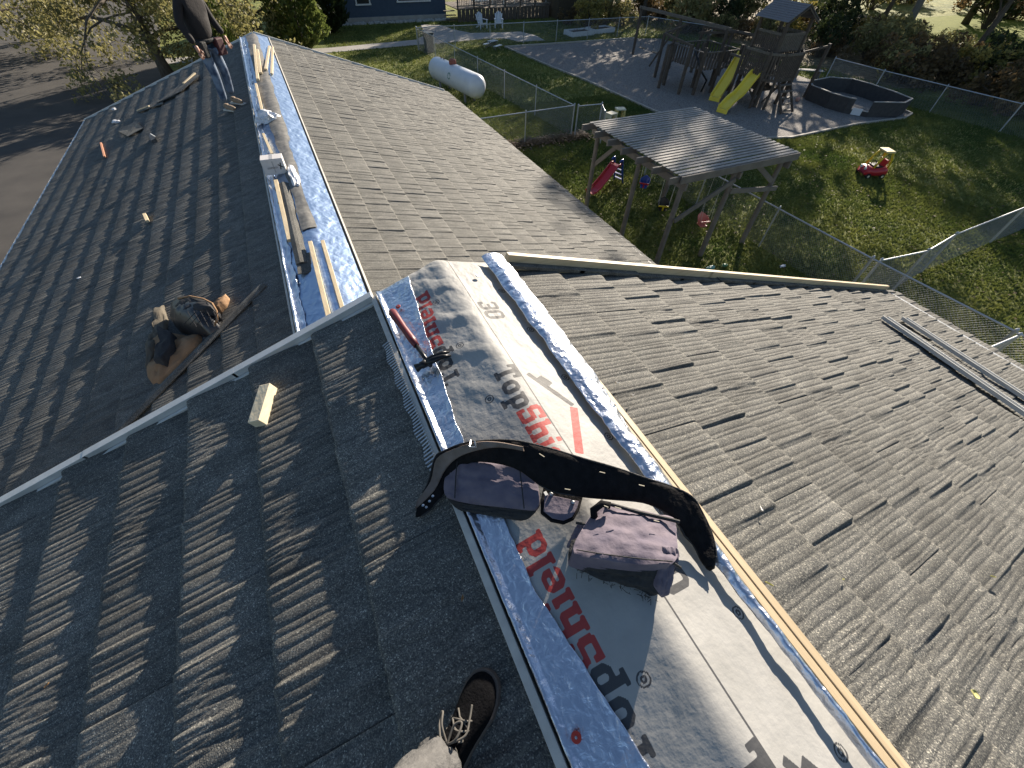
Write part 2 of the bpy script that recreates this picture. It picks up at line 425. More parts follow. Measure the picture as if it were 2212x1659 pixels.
def skew(y): return .10*max(0, (y-1.3)/.6)**1.6 if y > 1.3 else 0
def glyph(buf, ch, bx, by, sx, sy, up):
    """up=-1: text runs towards +Y with its tops to -X; up=+1: the reverse"""
    adv, pos, neg = GLY[ch]
    def test(X, Y):
        if up == -1: u = (Y-by)/sx; v = (bx-X)/sy
        else: u = (by-Y)/sx; v = (X-bx)/sy
        m = np.zeros(X.shape, bool)
        for s in pos: m |= in_rect((u, v), s)
        for s in neg: m &= ~in_rect((u, v), s)
        return m
    L = adv*sx; H = 10*sy
    stamp(buf, test, bx-H-.01, bx+H+.01, by-L-.01, by+L+.01)
    return L
def word(txt, cols, bx, by, up, total, hgt, sk=False):
    wsum = sum(GLY[c][0] for c in txt); sx = total/wsum; sy = hgt/10; y = by
    for c, k in zip(txt, cols):
        L = glyph(red if k == 'r' else blk, c, bx+(skew(y) if sk else 0), y, sx, sy, up); y += L*(-up)
for k in range(-2, 2): word('TopShield', 'kkkrrrrrr', -.178, -.235+1.36*k+0.0, -1, .64, .092, True)
for k in range(-1, 2): word('TopShield', 'kkkrrrrrr', -.057, 1.075+1.36*(k-0) if k < 1 else 9, 1, .64, .105)
for yb in (1.55, .19, -1.17): word('30', 'kk', .066, yb, 1, .15, .105)
def seg(buf, a, b, wd):
    a = np.array(a); b = np.array(b); d = b-a; L = np.hypot(*d); d = d/L
    def test(X, Y):
        u = (X-a[0])*d[0]+(Y-a[1])*d[1]; v = -(X-a[0])*d[1]+(Y-a[1])*d[0]
        return (u >= 0) & (u <= L) & (abs(v) <= wd/2)
    stamp(buf, test, min(a[0], b[0])-wd, max(a[0], b[0])+wd, min(a[1], b[1])-wd, max(a[1], b[1])+wd)
def ring(x, y):
    def test(X, Y):
        r = np.hypot(X-x, Y-y); return ((r < .0195) & (r > .0145)) | ((r < .0095) & (r > .0040))
    stamp(blk, test, x-.02, x+.02, y-.02, y+.02)
seg(blk, (.052, -1.8), (.052, 1.98), .0055)
for k in (0, -1):
    o = 1.36*k
    seg(blk, (.085, 1.01+o), (.195, .80+o), .024); seg(blk, (.13, .985+o), (.16, .93+o), .030); seg(red, (.192, .79+o), (.082, .575+o), .034)
for y in np.arange(-1.7, 1.95, .345):
    for x, dy in ((-.119, .24), (.255, .247)): ring(x, y+dy)
nx, ny = len(gx), len(gy)
Z = np.array([[mem_z(x, y) for x in gx] for y in gy])
VV = np.stack([np.tile(gx, ny), np.repeat(gy, nx), Z.ravel()], 1)
VV[:, 0] += 0; VV -= np.array(hl)
ii = np.arange(nx*ny).reshape(ny, nx)
FF = np.stack([ii[:-1, :-1].ravel(), ii[:-1, 1:].ravel(), ii[1:, 1:].ravel(), ii[1:, :-1].ravel()], 1)
def np_mesh(name, V, F, m, parent=None, smooth=True, mi=None, mats=None):
    me = bpy.data.meshes.new(name); me.vertices.add(len(V)); me.vertices.foreach_set('co', np.asarray(V, float).ravel())
    me.loops.add(F.size); me.loops.foreach_set('vertex_index', F.ravel()); me.polygons.add(len(F))
    me.polygons.foreach_set('loop_start', np.arange(0, F.size, F.shape[1])); me.polygons.foreach_set('use_smooth', [smooth]*len(F))
    for q in (mats or [m]): me.materials.append(q)
    if mi is not None: me.polygons.foreach_set('material_index', mi)
    me.update(calc_edges=True)
    o = bpy.data.objects.new(name, me); C.objects.link(o)
    if parent: o.parent = parent
    return o
def underlay_mat():
    m = bpy.data.materials.new('printed_underlay'); m.use_nodes = True
    N = m.node_tree.nodes; L = m.node_tree.links; b = N['Principled BSDF']; b.inputs['Roughness'].default_value = .62; b.inputs['Specular IOR Level'].default_value = .3
    tc = N.new('ShaderNodeTexCoord'); nz = N.new('ShaderNodeTexNoise'); nz.inputs['Scale'].default_value = 9; nz.inputs['Detail'].default_value = 8
    L.new(tc.outputs['Object'], nz.inputs['Vector'])
    base = N.new('ShaderNodeValToRGB'); base.color_ramp.elements[0].position = .3; base.color_ramp.elements[1].position = .7
    base.color_ramp.elements[0].color = (.29, .287, .272, 1); base.color_ramp.elements[1].color = (.355, .35, .333, 1)
    L.new(nz.outputs[0], base.inputs[0]); prev = base.outputs[0]
    for an, col in (('ink_black', (.035, .037, .042, 1)), ('ink_red', (.36, .030, .026, 1))):
        a = N.new('ShaderNodeAttribute'); a.attribute_name = an
        mr = N.new('ShaderNodeMapRange'); mr.inputs[1].default_value = .38; mr.inputs[2].default_value = .62; mr.interpolation_type = 'SMOOTHSTEP'
        mr.inputs[4].default_value = .93
        L.new(a.outputs['Fac'], mr.inputs[0])
        mx = N.new('ShaderNodeMix'); mx.data_type = 'RGBA'; L.new(mr.outputs[0], mx.inputs[0]); L.new(prev, mx.inputs[6]); mx.inputs[7].default_value = col
        prev = mx.outputs[2]
    L.new(prev, b.inputs['Base Color'])
    n2 = N.new('ShaderNodeTexNoise'); n2.inputs['Scale'].default_value = 55; n2.inputs['Detail'].default_value = 5; L.new(tc.outputs['Object'], n2.inputs['Vector'])
    bp = N.new('ShaderNodeBump'); bp.inputs['Strength'].default_value = .3; bp.inputs['Distance'].default_value = .005
    L.new(n2.outputs[0], bp.inputs['Height']); L.new(bp.outputs[0], b.inputs['Normal'])
    return m
UND = underlay_mat()
mem = np_mesh('ridge_underlay', VV, FF, UND, upper)
for nm_, bf in (('ink_black', blk), ('ink_red', red)):
    at_ = mem.data.attributes.new(nm_, 'FLOAT', 'POINT'); at_.data.foreach_set('value', bf.ravel())
# foil tapes
def foil_mat(name, col, rough, scale, strength, dist):
    m = bpy.data.materials.new(name); m.use_nodes = True
    N = m.node_tree.nodes; L = m.node_tree.links; b = N['Principled BSDF']
    b.inputs['Base Color'].default_value = (*col, 1); b.inputs['Metallic'].default_value = 1; b.inputs['Roughness'].default_value = rough
    tc = N.new('ShaderNodeTexCoord')
    n = N.new('ShaderNodeTexNoise'); n.inputs['Scale'].default_value = scale; n.inputs['Detail'].default_value = 6; n.inputs['Distortion'].default_value = .8; L.new(tc.outputs['Object'], n.inputs['Vector'])
    v = N.new('ShaderNodeTexVoronoi'); v.feature = 'DISTANCE_TO_EDGE'; v.inputs['Scale'].default_value = scale*.7; L.new(tc.outputs['Object'], v.inputs['Vector'])
    a = N.new('ShaderNodeMath'); a.operation = 'MULTIPLY_ADD'; a.inputs[1].default_value = .8; L.new(v.outputs[0], a.inputs[0]); L.new(n.outputs[0], a.inputs[2])
    bp = N.new('ShaderNodeBump'); bp.inputs['Strength'].default_value = strength; bp.inputs['Distance'].default_value = dist
    L.new(a.outputs[0], bp.inputs['Height']); L.new(bp.outputs[0], b.inputs['Normal'])
    return m
FOIL = foil_mat('foil_tape', (.62, .66, .74), .32, 40, 1.0, .0045)
def interp(tab, y):
    ys = [t[0] for t in tab]; return float(np.interp(y, ys, [t[1] for t in tab]))
LEDGE = [(-1.8, -.21), (-.8, -.20), (-.23, -.206), (.03, -.243), (.22, -.272), (.5, -.268), (.83, -.283), (.97, -.272), (1.2, -.25), (1.43, -.235), (1.9, -.185), (2, -.18)]
def foil_grid(name, xs_fn, z_fn, y0, y1, nxs, step, parent, m=FOIL, amp=.0035):
    ys = np.arange(y0, y1, step); V = []
    for y in ys:
        for i in range(nxs):
            t = i/(nxs-1); x = xs_fn(t, y); z = z_fn(t, x, y)
            z += amp*(fbm(x*13, y*9, 2)+.45*fbm(x*34, y*26, 4))
            V.append((x-hl.x, y-hl.y, z-hl.z))
    n = nxs; k = np.arange(len(ys)*n).reshape(len(ys), n)
    F = np.stack([k[:-1, :-1].ravel(), k[:-1, 1:].ravel(), k[1:, 1:].ravel(), k[1:, :-1].ravel()], 1)
    o = np_mesh(name, V, F, m, parent); md = o.modifiers.new('s', 'SOLIDIFY'); md.thickness = .0012; return o
def lx(t, y):
    e = interp(LEDGE, y) + .006*fbm(3, y*9, 1); return -.374 + t*(e+.374)
def lz(t, x, y):
    z = mem_z(x, y)+.006
    if x < -.345: z += (.004+.018*max(0, min(1, .5+fbm(2, y*1.6, 4)*1.3)))*min(1, (-.345-x)/.02)
    z += .010*max(0, t-.82)/.18*max(0, fbm(9, y*6, 3)+.35)*(1 if y > .4 else .5)
    z += .006*math.sin(y*9+1)*max(0, fbm(x*8, y*5, 8))
    return z
foil_grid('foil_tape', lx, lz, -1.75, 1.96, 34, .006, upper)
RIN = [(-1.8, .305), (-.4, .29), (-.1, .285), (.1, .275), (.3, .268), (.6, .262), (1.0, .262), (1.4, .262), (1.9, .262)]
ROUT = [(-1.8, .325), (-.4, .315), (0, .325), (.3, .345), (.6, .35), (.85, .385), (1.0, .395), (1.9, .40)]
RH = [(-1.8, .062), (-.2, .056), (.2, .050), (.8, .050), (1.2, .060), (1.9, .066)]
def rx(t, y):
    a = interp(RIN, y)+.010*fbm(5, y*7, 2); b = interp(ROUT, y)+.006*fbm(6, y*8, 1)
    return a+t*(b-a)
def rz(t, x, y):
    h = interp(RH, y)+.010*fbm(2, y*5, 6)
    up = math.sin(min(1, t/.55)*math.pi/2) if t < .55 else 1
    base = ridge_z(x)+.012
    return base + .012 + (h-.012)*(.35+.65*up) - .012*max(0, t-.75)/.25
foil_grid('foil_tape', rx, rz, -1.75, 1.97, 24, .006, upper, amp=.006)
# battens under the tapes
def along(name, x0, x1, y0, y1, hgt, m, parent, z0=0.0, xr=0.0, base=0.0, jit=0.0, steps=1, bevel=.002):
    b = MB(); c, s = math.cos(TH), math.sin(TH); side = 1 if (x0+x1)/2 > xr else -1
    R = Matrix(((side*c, 0, side*s), (0, 1, 0), (-s, 0, c)))
    xm = (x0+x1)/2; ctr = Vector((xm, (y0+y1)/2, z0-abs(xm-xr)*T+base)) + R @ Vector((0, 0, hgt/2))
    b.box(ctr-(hl if parent in (upper, lower) else Vector()), (abs(x1-x0)/c, y1-y0, hgt), R)
    return b.build(name, m, parent, bevel=bevel)
PALE = mat('painted_batten', (.55,.53,.47), .6, scale=20, col2=(.42,.40,.36), bump=.2)
along('ridge_batten', -.397, -.371, -3.2, 1.93, .036, PALE, upper)
along('ridge_batten', .333, .364, -3.2, 1.93, .040, PINEY, upper)
along('ridge_batten', .367, .398, -3.2, 1.93, .043, PINEY, upper)

def sub(v): return Vector(v)-hl
b = MB()
for k in range(46):
    y = .80+k*.0165; b.bar(sub((-.402, y, ridge_z(-.402)+.030)), sub((-.438-.006*math.sin(k*.7), y-.004, ridge_z(-.43)+.022)), .006, .004)
b.build('tile_edge_comb', GALV, upper)['kind'] = 'stuff'  # row of teeth added to stand for the ribbed edge of the tiles
# caps of the tape nails and plastic washers
REDCAP = mat('red_plastic', (.42,.035,.018), .45); STEEL = mat('steel', (.5,.5,.5), .3, 1)
for px_, py_, mt, nm_, lb, h in ((1244.6, 1593, REDCAP, 'cap_nail', 'red plastic cap nail in the foil tape beside the black sneaker', .050), (859.6, 662, REDCAP, 'cap_nail', 'red plastic cap nail through the foil tape above the hammer handle', .050), (1032, 595, STEEL, 'cap_nail', 'dull metal cap nail on the white underlay near the gable end', .045)):
    p = near_roof(px_, py_, h); 
    t = thing(nm_, p, lb, 'nail', 'cap nails in the ridge covering')
    s = 1 if p.x > 0 else -1; R = Matrix(((math.cos(TH), 0, s*math.sin(TH)), (0, 1, 0), (-s*math.sin(TH), 0, math.cos(TH))))
    MB().lathe([(.0125, -.004), (.0135, -.001), (.0125, .001), (.005, .0015)], n=24, R=R).build('washer', mt, t)
    MB().lathe([(.0035, .001), (.0035, .003), (.001, .0035)], n=12, R=R).build('head', STEEL, t)

LTRIM = mat('light_metal', (.50,.51,.50), .45, .25, scale=14, col2=(.62,.62,.60), bump=.08, bscale=8)
# ---------------------------------------------------------------- rake trims
def sub(v): return Vector(v)-hl
def rake(parent, name, x0, z0, w0, w1, side, y, m, hgt, dep, step=.6, jit=.004, seed=1):
    """overlapping lengths of trim running down the slope at the gable end"""
    rn = random.Random(seed); x = w0
    while x < w1:
        L = min(step*rn.uniform(.85, 1.2), w1-x)
        a = Vector((x0+side*x, y, z0-x*T)); b = Vector((x0+side*(x+L+.015), y, z0-(x+L+.015)*T))
        up = Vector((side*math.sin(TH), 0, math.cos(TH)))
        o = rn.uniform(0, jit)
        mb = MB(); mb.bar(sub(a+up*(hgt/2-.01+o)), sub(b+up*(hgt/2-.01+o)), dep, hgt, up)
        mb.bar(sub(a+up*(.012+o)+Vector((0, -dep/2-.012, 0))), sub(b+up*(.012+o)+Vector((0, -dep/2-.012, 0))), .018, .014, up)
        mb.build(name, m, parent, bevel=.0015); x += L
rake(upper, 'rake_trim', 0, 0, .385, WN, -1, NY1-.014, LTRIM, .062, .046, step=.85, jit=.0025, seed=3)
rake(upper, 'rake_board', 0, 0, .40, WN-.1, 1, NY1+.004, PINE, .105, .036, step=2.1, jit=.002, seed=4)
rake(lower, 'rake_trim', FX, FZ, 0, WFL, -1, FY1-.03, TRIM, .06, .03, step=1.2, seed=5)
rake(lower, 'rake_trim', FX, FZ, 0, WFR, 1, FY1-.03, TRIM, .07, .03, step=1.2, seed=6)
# stone coated flashing pieces under the right rake board
b = MB(); up = Vector((math.sin(TH), 0, math.cos(TH)))
x = .42; rn = random.Random(2)
while x < WN-.3:
    L = .55; a = Vector((x, NY1-.035, -x*T)); c = Vector((x+L, NY1-.035, -(x+L)*T)); h = rn.uniform(.028, .04)
    b.bar(sub(a+up*h), sub(c+up*h), .05, .02, up); x += L*.93
b.build('rake_flashing', GRAN, upper)
# fascia and gutter along the eaves
for xx, zz, y0, y1, par in ((WN+.03, -WN*T-.06, NY0, NY1, upper), (-WN-.03, -WN*T-.06, NY0, NY1, upper), (FX+WFR+.03, FZ-WFR*T-.06, NY1+.05, FY1, lower), (FX-WFL-.03, FZ-WFL*T-.06, NY1+.05, FY1, lower)):
    MB().box(sub((xx, (y0+y1)/2, zz)), (.04, y1-y0, .14)).build('eave_board', TRIM, par)
# two metal rails lying along the right slope of the upper roof
RAIL = mat('rail_metal', (.24,.225,.20), .45, .6, scale=12, col2=(.32,.30,.27), bump=.1)
for k, (p0, p1, lb) in enumerate((((1908, 688), (2225, 905), 'inner grey metal rail lying on the right slope, the longer one nearer the ridge'), ((1950, 690), (2260, 893), 'outer grey metal rail lying on the right slope next to the eave'))):
    a = near_roof(*p0, .05, 1); b_ = near_roof(*p1, .05, 1)
    d = (b_-a).normalized(); upn = Vector((math.sin(TH), 0, math.cos(TH))); sd_ = d.cross(upn)
    t = thing('metal_rail', a, lb, 'rail', 'metal rails on the right slope')
    L = (b_-a).length+.5
    mb = MB(); mb.bar((0, 0, 0), d*L, .085, .004, upn); mb.build('web', RAIL, t)
    for s in (-1, 1):
        mb = MB(); o = sd_*s*.0445+upn*.014; mb.bar(o, o+d*L, .004, .034, upn)
        mb.bar(o+sd_*s*.010+upn*.017, o+sd_*s*.010+upn*.017+d*L, .018, .004, upn); mb.build('flange', LTRIM, t)  # flanges paler than the web: their white highlights are put into the colour

# ---------------------------------------------------------------- ridge covering on the lower roof
FOILD = foil_mat('foil_sheet', (.40, .50, .66), .40, 12, .8, .010)
GREYSTRIP = mat('dirty_fleece', (.10,.10,.095), .8, scale=9, col2=(.22,.21,.19), bump=.5, bscale=16)
def fz(x, y):
    return FZ + ridge_z(x-FX, .06)+.02 + .007*fbm(x*6, y*4, 3)+.003*fbm(x*18, y*14, 6)
ys = np.arange(FY0+.2, FY1+.02, .03); xs = np.arange(-.37, .345, .012)
V = [(FX+x-hl.x, y-hl.y, fz(FX+x, y)-hl.z) for y in ys for x in xs]
k = np.arange(len(ys)*len(xs)).reshape(len(ys), len(xs))
F = np.stack([k[:-1, :-1].ravel(), k[:-1, 1:].ravel(), k[1:, 1:].ravel(), k[1:, :-1].ravel()], 1)
np_mesh('ridge_foil', V, F, FOILD, lower)
b = MB(); ysg = np.arange(5.0, FY1, .12); V = []
for y in ysg:
    xa = -.10+.03*fbm(1, y*1.3, 2)-.10*min(1, max(0, (y-6)/5)); xb = .055+.035*fbm(2, y*1.1, 5)
    if y > 8: xb += .03
    for i in range(9):
        x = FX+xa+(xb-xa)*i/8; V.append((x-hl.x, y-hl.y, fz(x, y)+.010+.008*fbm(x*9, y*6, 1)-hl.z))
k = np.arange(len(ysg)*9).reshape(len(ysg), 9)
F = np.stack([k[:-1, :-1].ravel(), k[:-1, 1:].ravel(), k[1:, 1:].ravel(), k[1:, :-1].ravel()], 1)
np_mesh('ridge_strip', V, F, GREYSTRIP, lower)
# crumpled foil tape along its left side
def flx(t, y): return FX-.375+t*(.10+.05*fbm(4, y*1.4, 3)+.03*fbm(4, y*5, 3))
def flz(t, x, y): return fz(x, y)+.012+.03*max(0, fbm(x*9, y*4, 5))+(.03 if t < .2 else 0)
o = foil_grid('foil_tape', flx, flz, 2.0, FY1-.1, 12, .03, lower, amp=.008)
along('ridge_batten', FX-.40, FX-.378, FY0, FY1-.1, .045, PALE, lower, FZ, FX)
along('ridge_batten', FX+.352, FX+.374, FY0, FY1-.1, .045, PALE, lower, FZ, FX)
# ---------------------------------------------------------------- loose things on the lower roof
def slab(name, p, q, wd, ht, m, label, cat, group=None, off=.0, bevel=.003, upv=(0, 0, 1)):
    p = Vector(p); q = Vector(q); t = MB(); c = (p+q)/2
    t.bar(p-c, q-c, wd, ht, upv); o = t.build(name, m, None, bevel=bevel); o.location = c
    return tag(o, label, cat, group)
PW = mat('fresh_pine', (.48,.38,.23), .6, scale=5, col2=(.62,.52,.35), bump=.15, stretch=(6, 2, 6))
G = 'pine boards on the lower ridge'
def fr(x, y, off): return far_roof(x, y, off)
slab('pine_board', fr(670, 523, .06), fr(714, 700, .06), .045, .03, PW, 'left one of two pine boards reaching under the metal rake trim', 'board', G)
slab('pine_board', fr(697, 521, .05), fr(747, 690, .05), .04, .03, PW, 'right one of two pine boards reaching under the metal rake trim', 'board', G)
slab('pine_board', fr(596, 391, .09), fr(626, 520, .07), .05, .04, PW, 'weathered pine board between foil and the dark ridge trim, below the white box', 'board', G)
slab('pine_board', fr(569, 290, .09), fr(588, 334, .08), .04, .035, PW, 'short pine board behind the white cardboard box', 'board', G)
slab('pine_board', fr(553, 182, .09), fr(567, 242, .09), .045, .04, PW, 'pine board behind the crumpled plastic bag', 'board', G)
slab('pine_board', fr(549, 97, .10), fr(557, 172, .10), .055, .04, PW, 'leftmost pine board near the far gable end', 'board', G)
slab('pine_board', fr(556, 108, .07), fr(563, 158, .07), .06, .04, PW, 'darker pine board close beside the leftmost far one', 'board', G)
slab('pine_board', fr(582, 100, .07), fr(574, 150, .07), .055, .035, PW, 'left one of the pair of pine boards on blue foil at the far end', 'board', G)
slab('pine_board', fr(589, 102, .07), fr(587, 160, .07), .05, .035, PW, 'right one of the pair of pine boards on blue foil at the far end', 'board', G)
# dark stone coated ridge trim lying beside the boards
a = fr(612, 393, .08); b_ = fr(652, 566, .08); d = (b_-a); L = d.length; d.normalize()
def trim_piece(name, a, b_, wa, m, label, bend=.35):
    a = Vector(a); b_ = Vector(b_); d = (b_-a).normalized(); s = d.cross(Vector((0, 0, 1))).normalized(); u = s.cross(d)
    prof = [(-wa, -wa*bend), (-wa*.25, 0), (wa*.25, .004), (wa, -wa*bend*.7), (wa*1.0, -wa*bend*.7-.012), (wa*.2, -.008), (-wa*.25, -.012), (-wa, -wa*bend-.012)]
    n = len(prof); c = (a+b_)/2; V = [p-c+s*x+u*z for p in (a, b_) for x, z in prof]
    F = [(i, (i+1) % n, n+(i+1) % n, n+i) for i in range(n)]+[tuple(range(n))[::-1], tuple(range(n, 2*n))]
    o = mesh_obj(name, V, F, m); o.location = c; return tag(o, label, 'roof trim')
trim_piece('ridge_trim', a, b_, .065, GRAN, 'dark stone coated ridge trim lying on blue foil below the white box')
trim_piece('ridge_trim', far_roof(240, 942, .07), far_roof(568, 612, .06), .045, GRAN, 'long dark angled trim lying across the shaded slope beside the tan jacket')
slab('tile_offcut', fr(655, 548, .05), fr(660, 590, .05), .15, .01, GRAN, 'black offcut of tile at the lower end of the ridge trim', 'tile')

# cardboard box with its printed lid
CARD = mat('white_card', (.60,.58,.56), .75, scale=8, col2=(.52,.50,.49), bump=.1)
ct = fr(598, 377, .07); t = thing('cardboard_box', ct, 'white cardboard box with a black X print standing upside down on the lower ridge', 'box', rz=rad(-4)); t.scale = (.70, .70, .72)
MB().box((0, .13, .14), (.40, .26, .28)).build('carton', CARD, t, bevel=.006)
TAPE = mat('clear_tape', (.38,.37,.36), .3)
MB().box((0, .13, .2815), (.06, .262, .003)).build('tape', TAPE, t); MB().box((0, -.0015, .14), (.022, .003, .20)).build('tape', TAPE, t)
INK = mat('black_print', (.02,.02,.02), .6)
b = MB(); f = Vector((0, -.0035, 0))
def stroke(x0, z0, x1, z1, wd): b.bar(Vector((x0, -.0030, z0)), Vector((x1, -.0030, z1)), wd, .001, (0, 1, 0))
stroke(.112, .085, .142, .205, .018)
for q0, q1 in (((.085, .175), (.120, .152)), ((.134, .140), (.175, .118))): b.bar(Vector((q0[0], -.0034, q0[1])), Vector((q1[0], -.0034, q1[1])), .018, .001, (0, 1, 0))
b.build('printed_x', INK, t)
b = MB()
for i in range(7): b.box((.060-i*.027, -.0032, .128-i*.001), (.005, .001, .026)); b.box((.0475-i*.027, -.0030, .137-i*.001), (.018, .001, .004)); b.box((.0475-i*.027, -.0030, .118-i*.001), (.018, .001, .004))
b.build('printed_word', INK, t)
# crumpled plastic and a loose wedge of white sheet
def crumple(name, c, r, m, label, cat, seed=1, squash=.45, n=3, amp=.45):
    bm = bmesh.new(); bmesh.ops.create_icosphere(bm, subdivisions=n, radius=1)
    for v in bm.verts:
        k = 1+amp*mn.fractal(v.co*1.6+Vector((seed, 0, 0)), 1, 2, 4)
        v.co = Vector((v.co.x*r[0], v.co.y*r[1], v.co.z*r[2]))*k
        if v.co.z < -r[2]*squash: v.co.z = -r[2]*squash
    me = bpy.data.meshes.new(name); bm.to_mesh(me); bm.free(); me.materials.append(m)
    o = bpy.data.objects.new(name, me); C.objects.link(o); o.location = c
    return tag(o, label, cat)
PLASTIC = mat('white_plastic', (.7,.7,.72), .3, scale=9, col2=(.55,.57,.6), bump=.4)
crumple('plastic_bag', fr(576, 256, .08), (.16, .14, .09), PLASTIC, 'crumpled white plastic bag on the lower ridge behind the box', 'bag', 4, amp=.8)
crumple('plastic_sheet', fr(634, 378, .045), (.05, .35, .03), PLASTIC, 'long twisted strip of white sheeting beside the cardboard box', 'sheet', 7, amp=.6)
# shingle bundles and offcuts near the far left rake
OFF = mat('dark_steel', (.05,.05,.052), .6, scale=20, col2=(.10,.10,.10))
def flat_piece(name, pts, h, m, label, cat, th=.012, lift=.0):
    P = [far_roof(x, y, h+(lift if i % 2 else 0)) for i, (x, y) in enumerate(pts)]; c = sum(P, Vector())/len(P)
    b = MB(); b.prism([p-c-Vector((0, 0, th)) for p in P], (0, 0, th)); o = b.build(name, m, None); o.location = c; return tag(o, label, cat)
flat_piece('tile_sheet', [(338, 222), (372, 196), (420, 158), (430, 163), (392, 196), (350, 216)], .07, GRAN, 'long dark tile sheet lying near the far rake behind the worker', 'tile', lift=.03)
flat_piece('tile_sheet', [(298, 236), (320, 226), (352, 218), (352, 224), (325, 232), (300, 242)], .06, GRAN, 'narrow dark tile sheet near the far left rake', 'tile')
flat_piece('tile_sheet', [(255, 283), (292, 262), (309, 276), (276, 294)], .06, GRAN, 'square tile sheet lying skewed on the far shaded slope', 'tile', lift=.02)
flat_piece('drill_case', [(321, 292), (328, 288), (336, 298), (326, 304)], .10, OFF, 'small black tool case on the shaded slope', 'case', th=.08)
slab('wood_strip', far_roof(396, 181, .10), far_roof(421, 158, .10), .05, .03, PW, 'thin pine strip lying near the far left rake', 'board')
slab('wood_strip', far_roof(296, 239, .07), far_roof(322, 229, .07), .04, .02, PW, 'pale pine offcut beside the narrow tile sheet', 'board')
slab('wood_strip', far_roof(218, 309, .05), far_roof(226, 339, .05), .035, .03, mat('orange_wood', (.42,.20,.12), .7), 'reddish brown wooden slat lying on the shaded slope', 'board')
slab('wood_strip', far_roof(325, 289, .13), far_roof(335, 295, .13), .02, .01, TRIM, 'small white strip lying on the black tool case', 'strip')
slab('wood_strip', far_roof(312, 463, .06), far_roof(319, 478, .06), .045, .035, PW, 'short pine offcut alone in the middle of the shaded slope', 'offcut')
crumple('scrap', far_roof(251, 263, .05), (.09, .06, .04), PLASTIC, 'crumpled white scrap near the far left rake', 'scrap', 9)
crumple('scrap', far_roof(246, 236, .05), (.05, .05, .03), PLASTIC, 'small white scrap at the very edge of the far rake', 'scrap', 12)
crumple('scrap', far_roof(173, 600, .03), (.035, .02, .008), PLASTIC, 'tiny white scrap on the shaded slope left of the bag', 'scrap', 13)
slab('metal_scrap', far_roof(238, 212+25, .05), far_roof(248, 233, .05), .04, .01, TRIM, 'bright bent metal scrap on the far rake trim', 'scrap')

# the canvas jacket with the quilted black bag
CANV = mat('tan_canvas', (.22,.125,.06), .85, scale=9, col2=(.32,.19,.10), bump=.5, bscale=30)
OLIVE = mat('olive_cloth', (.085,.073,.052), .85, scale=9, col2=(.13,.11,.08), bump=.5, bscale=30)
BLKC = mat('black_cloth', (.010,.010,.012), .8, scale=30, col2=(.025,.024,.026), bump=.3)
QUILT = mat('quilted_lining', (.010,.010,.012), .36, scale=6, col2=(.022,.022,.025), bump=.3, spec=.7)
def cloth(name, outline, h0, m, parent, thick=.02, res=26, amp=.02, seed=1, roof=far_roof, puff=.03, org=None, side=0):
    """a rumpled piece of cloth lying on the roof inside an outline"""
    P = [roof(x, y, h0, side) for x, y in outline]; c = org if org is not None else sum(P, Vector())/len(P)
    cx = sum(P, Vector())/len(P)
    V = []; F = []; n = len(P); rings = 9
    # densify
    D = []
    for i in range(n):
        a, b2 = P[i], P[(i+1) % n]
        for k in range(4): D.append(a.lerp(b2, k/4))
    m_ = len(D)
    for r in range(rings):
        t = r/rings
        for p in D:
            q = p.lerp(cx, t); hgt = puff*math.sin(min(1, t*1.6)*math.pi/2) + amp*fbm(q.x*5+seed, q.y*5, seed)+amp*.5*fbm(q.x*14+seed, q.y*14, seed)
            edge = -h0*.75 if r == 0 else 0
            V.append(q-c+Vector((0, 0, hgt+edge)))
    V.append(cx-c+Vector((0, 0, puff)))
    for r in range(rings-1):
        for i in range(m_): F.append((r*m_+i, r*m_+(i+1) % m_, (r+1)*m_+(i+1) % m_, (r+1)*m_+i))
    for i in range(m_): F.append(((rings-1)*m_+i, (rings-1)*m_+(i+1) % m_, rings*m_))
    return mesh_obj(name, V, F, m, parent, smooth=True)
jc = far_roof(375, 760, 0)
t = thing('canvas_jacket', jc, 'tan canvas jacket with black lining lying on the shaded slope', 'jacket')
cloth('body', [(318, 740), (345, 712), (400, 722), (438, 724), (425, 752), (385, 790), (345, 828), (330, 832), (312, 806), (318, 770)], .05, CANV, t, org=jc, seed=3, amp=.05, puff=.05)
cloth('sleeve', [(335, 665), (352, 655), (362, 690), (356, 720), (340, 750), (324, 790), (312, 800), (318, 745), (332, 715)], .06, OLIVE, t, org=jc, seed=8, amp=.04, puff=.05)
cloth('strap', [(340, 700), (372, 715), (372, 745), (350, 780), (330, 782), (334, 760), (348, 740), (342, 720)], .16, BLKC, t, org=jc, seed=5, amp=.03, puff=.03)
t = thing('quilted_bag', far_roof(423, 675, 0), 'black quilted bag with tan edging lying on the jacket', 'bag')
bc = Vector(t.location)
cloth('lining', [(372, 668), (382, 648), (410, 642), (445, 648), (468, 665), (470, 700), (450, 714), (410, 712), (380, 704), (366, 690)], .12, QUILT, t, org=bc, seed=6, amp=.03, puff=.13)
cloth('opening', [(374, 664), (386, 647), (412, 643), (450, 652), (462, 664), (440, 672), (405, 671), (385, 680)], .24, BLKC, t, org=bc, seed=2, amp=.015, puff=.02)
cloth('corner', [(455, 655), (474, 643), (490, 635), (484, 652), (470, 668)], .10, CANV, t, org=bc, seed=7, amp=.02, puff=.02)
e = [far_roof(x, y, h)-bc for x, y, h in ((385, 645, .24), (410, 640, .25), (440, 646, .25), (458, 655, .24), (468, 672, .2), (469, 690, .16), (462, 705, .1))]
MB().tube(e, .010, 8).build('edging', CANV, t, smooth=True)
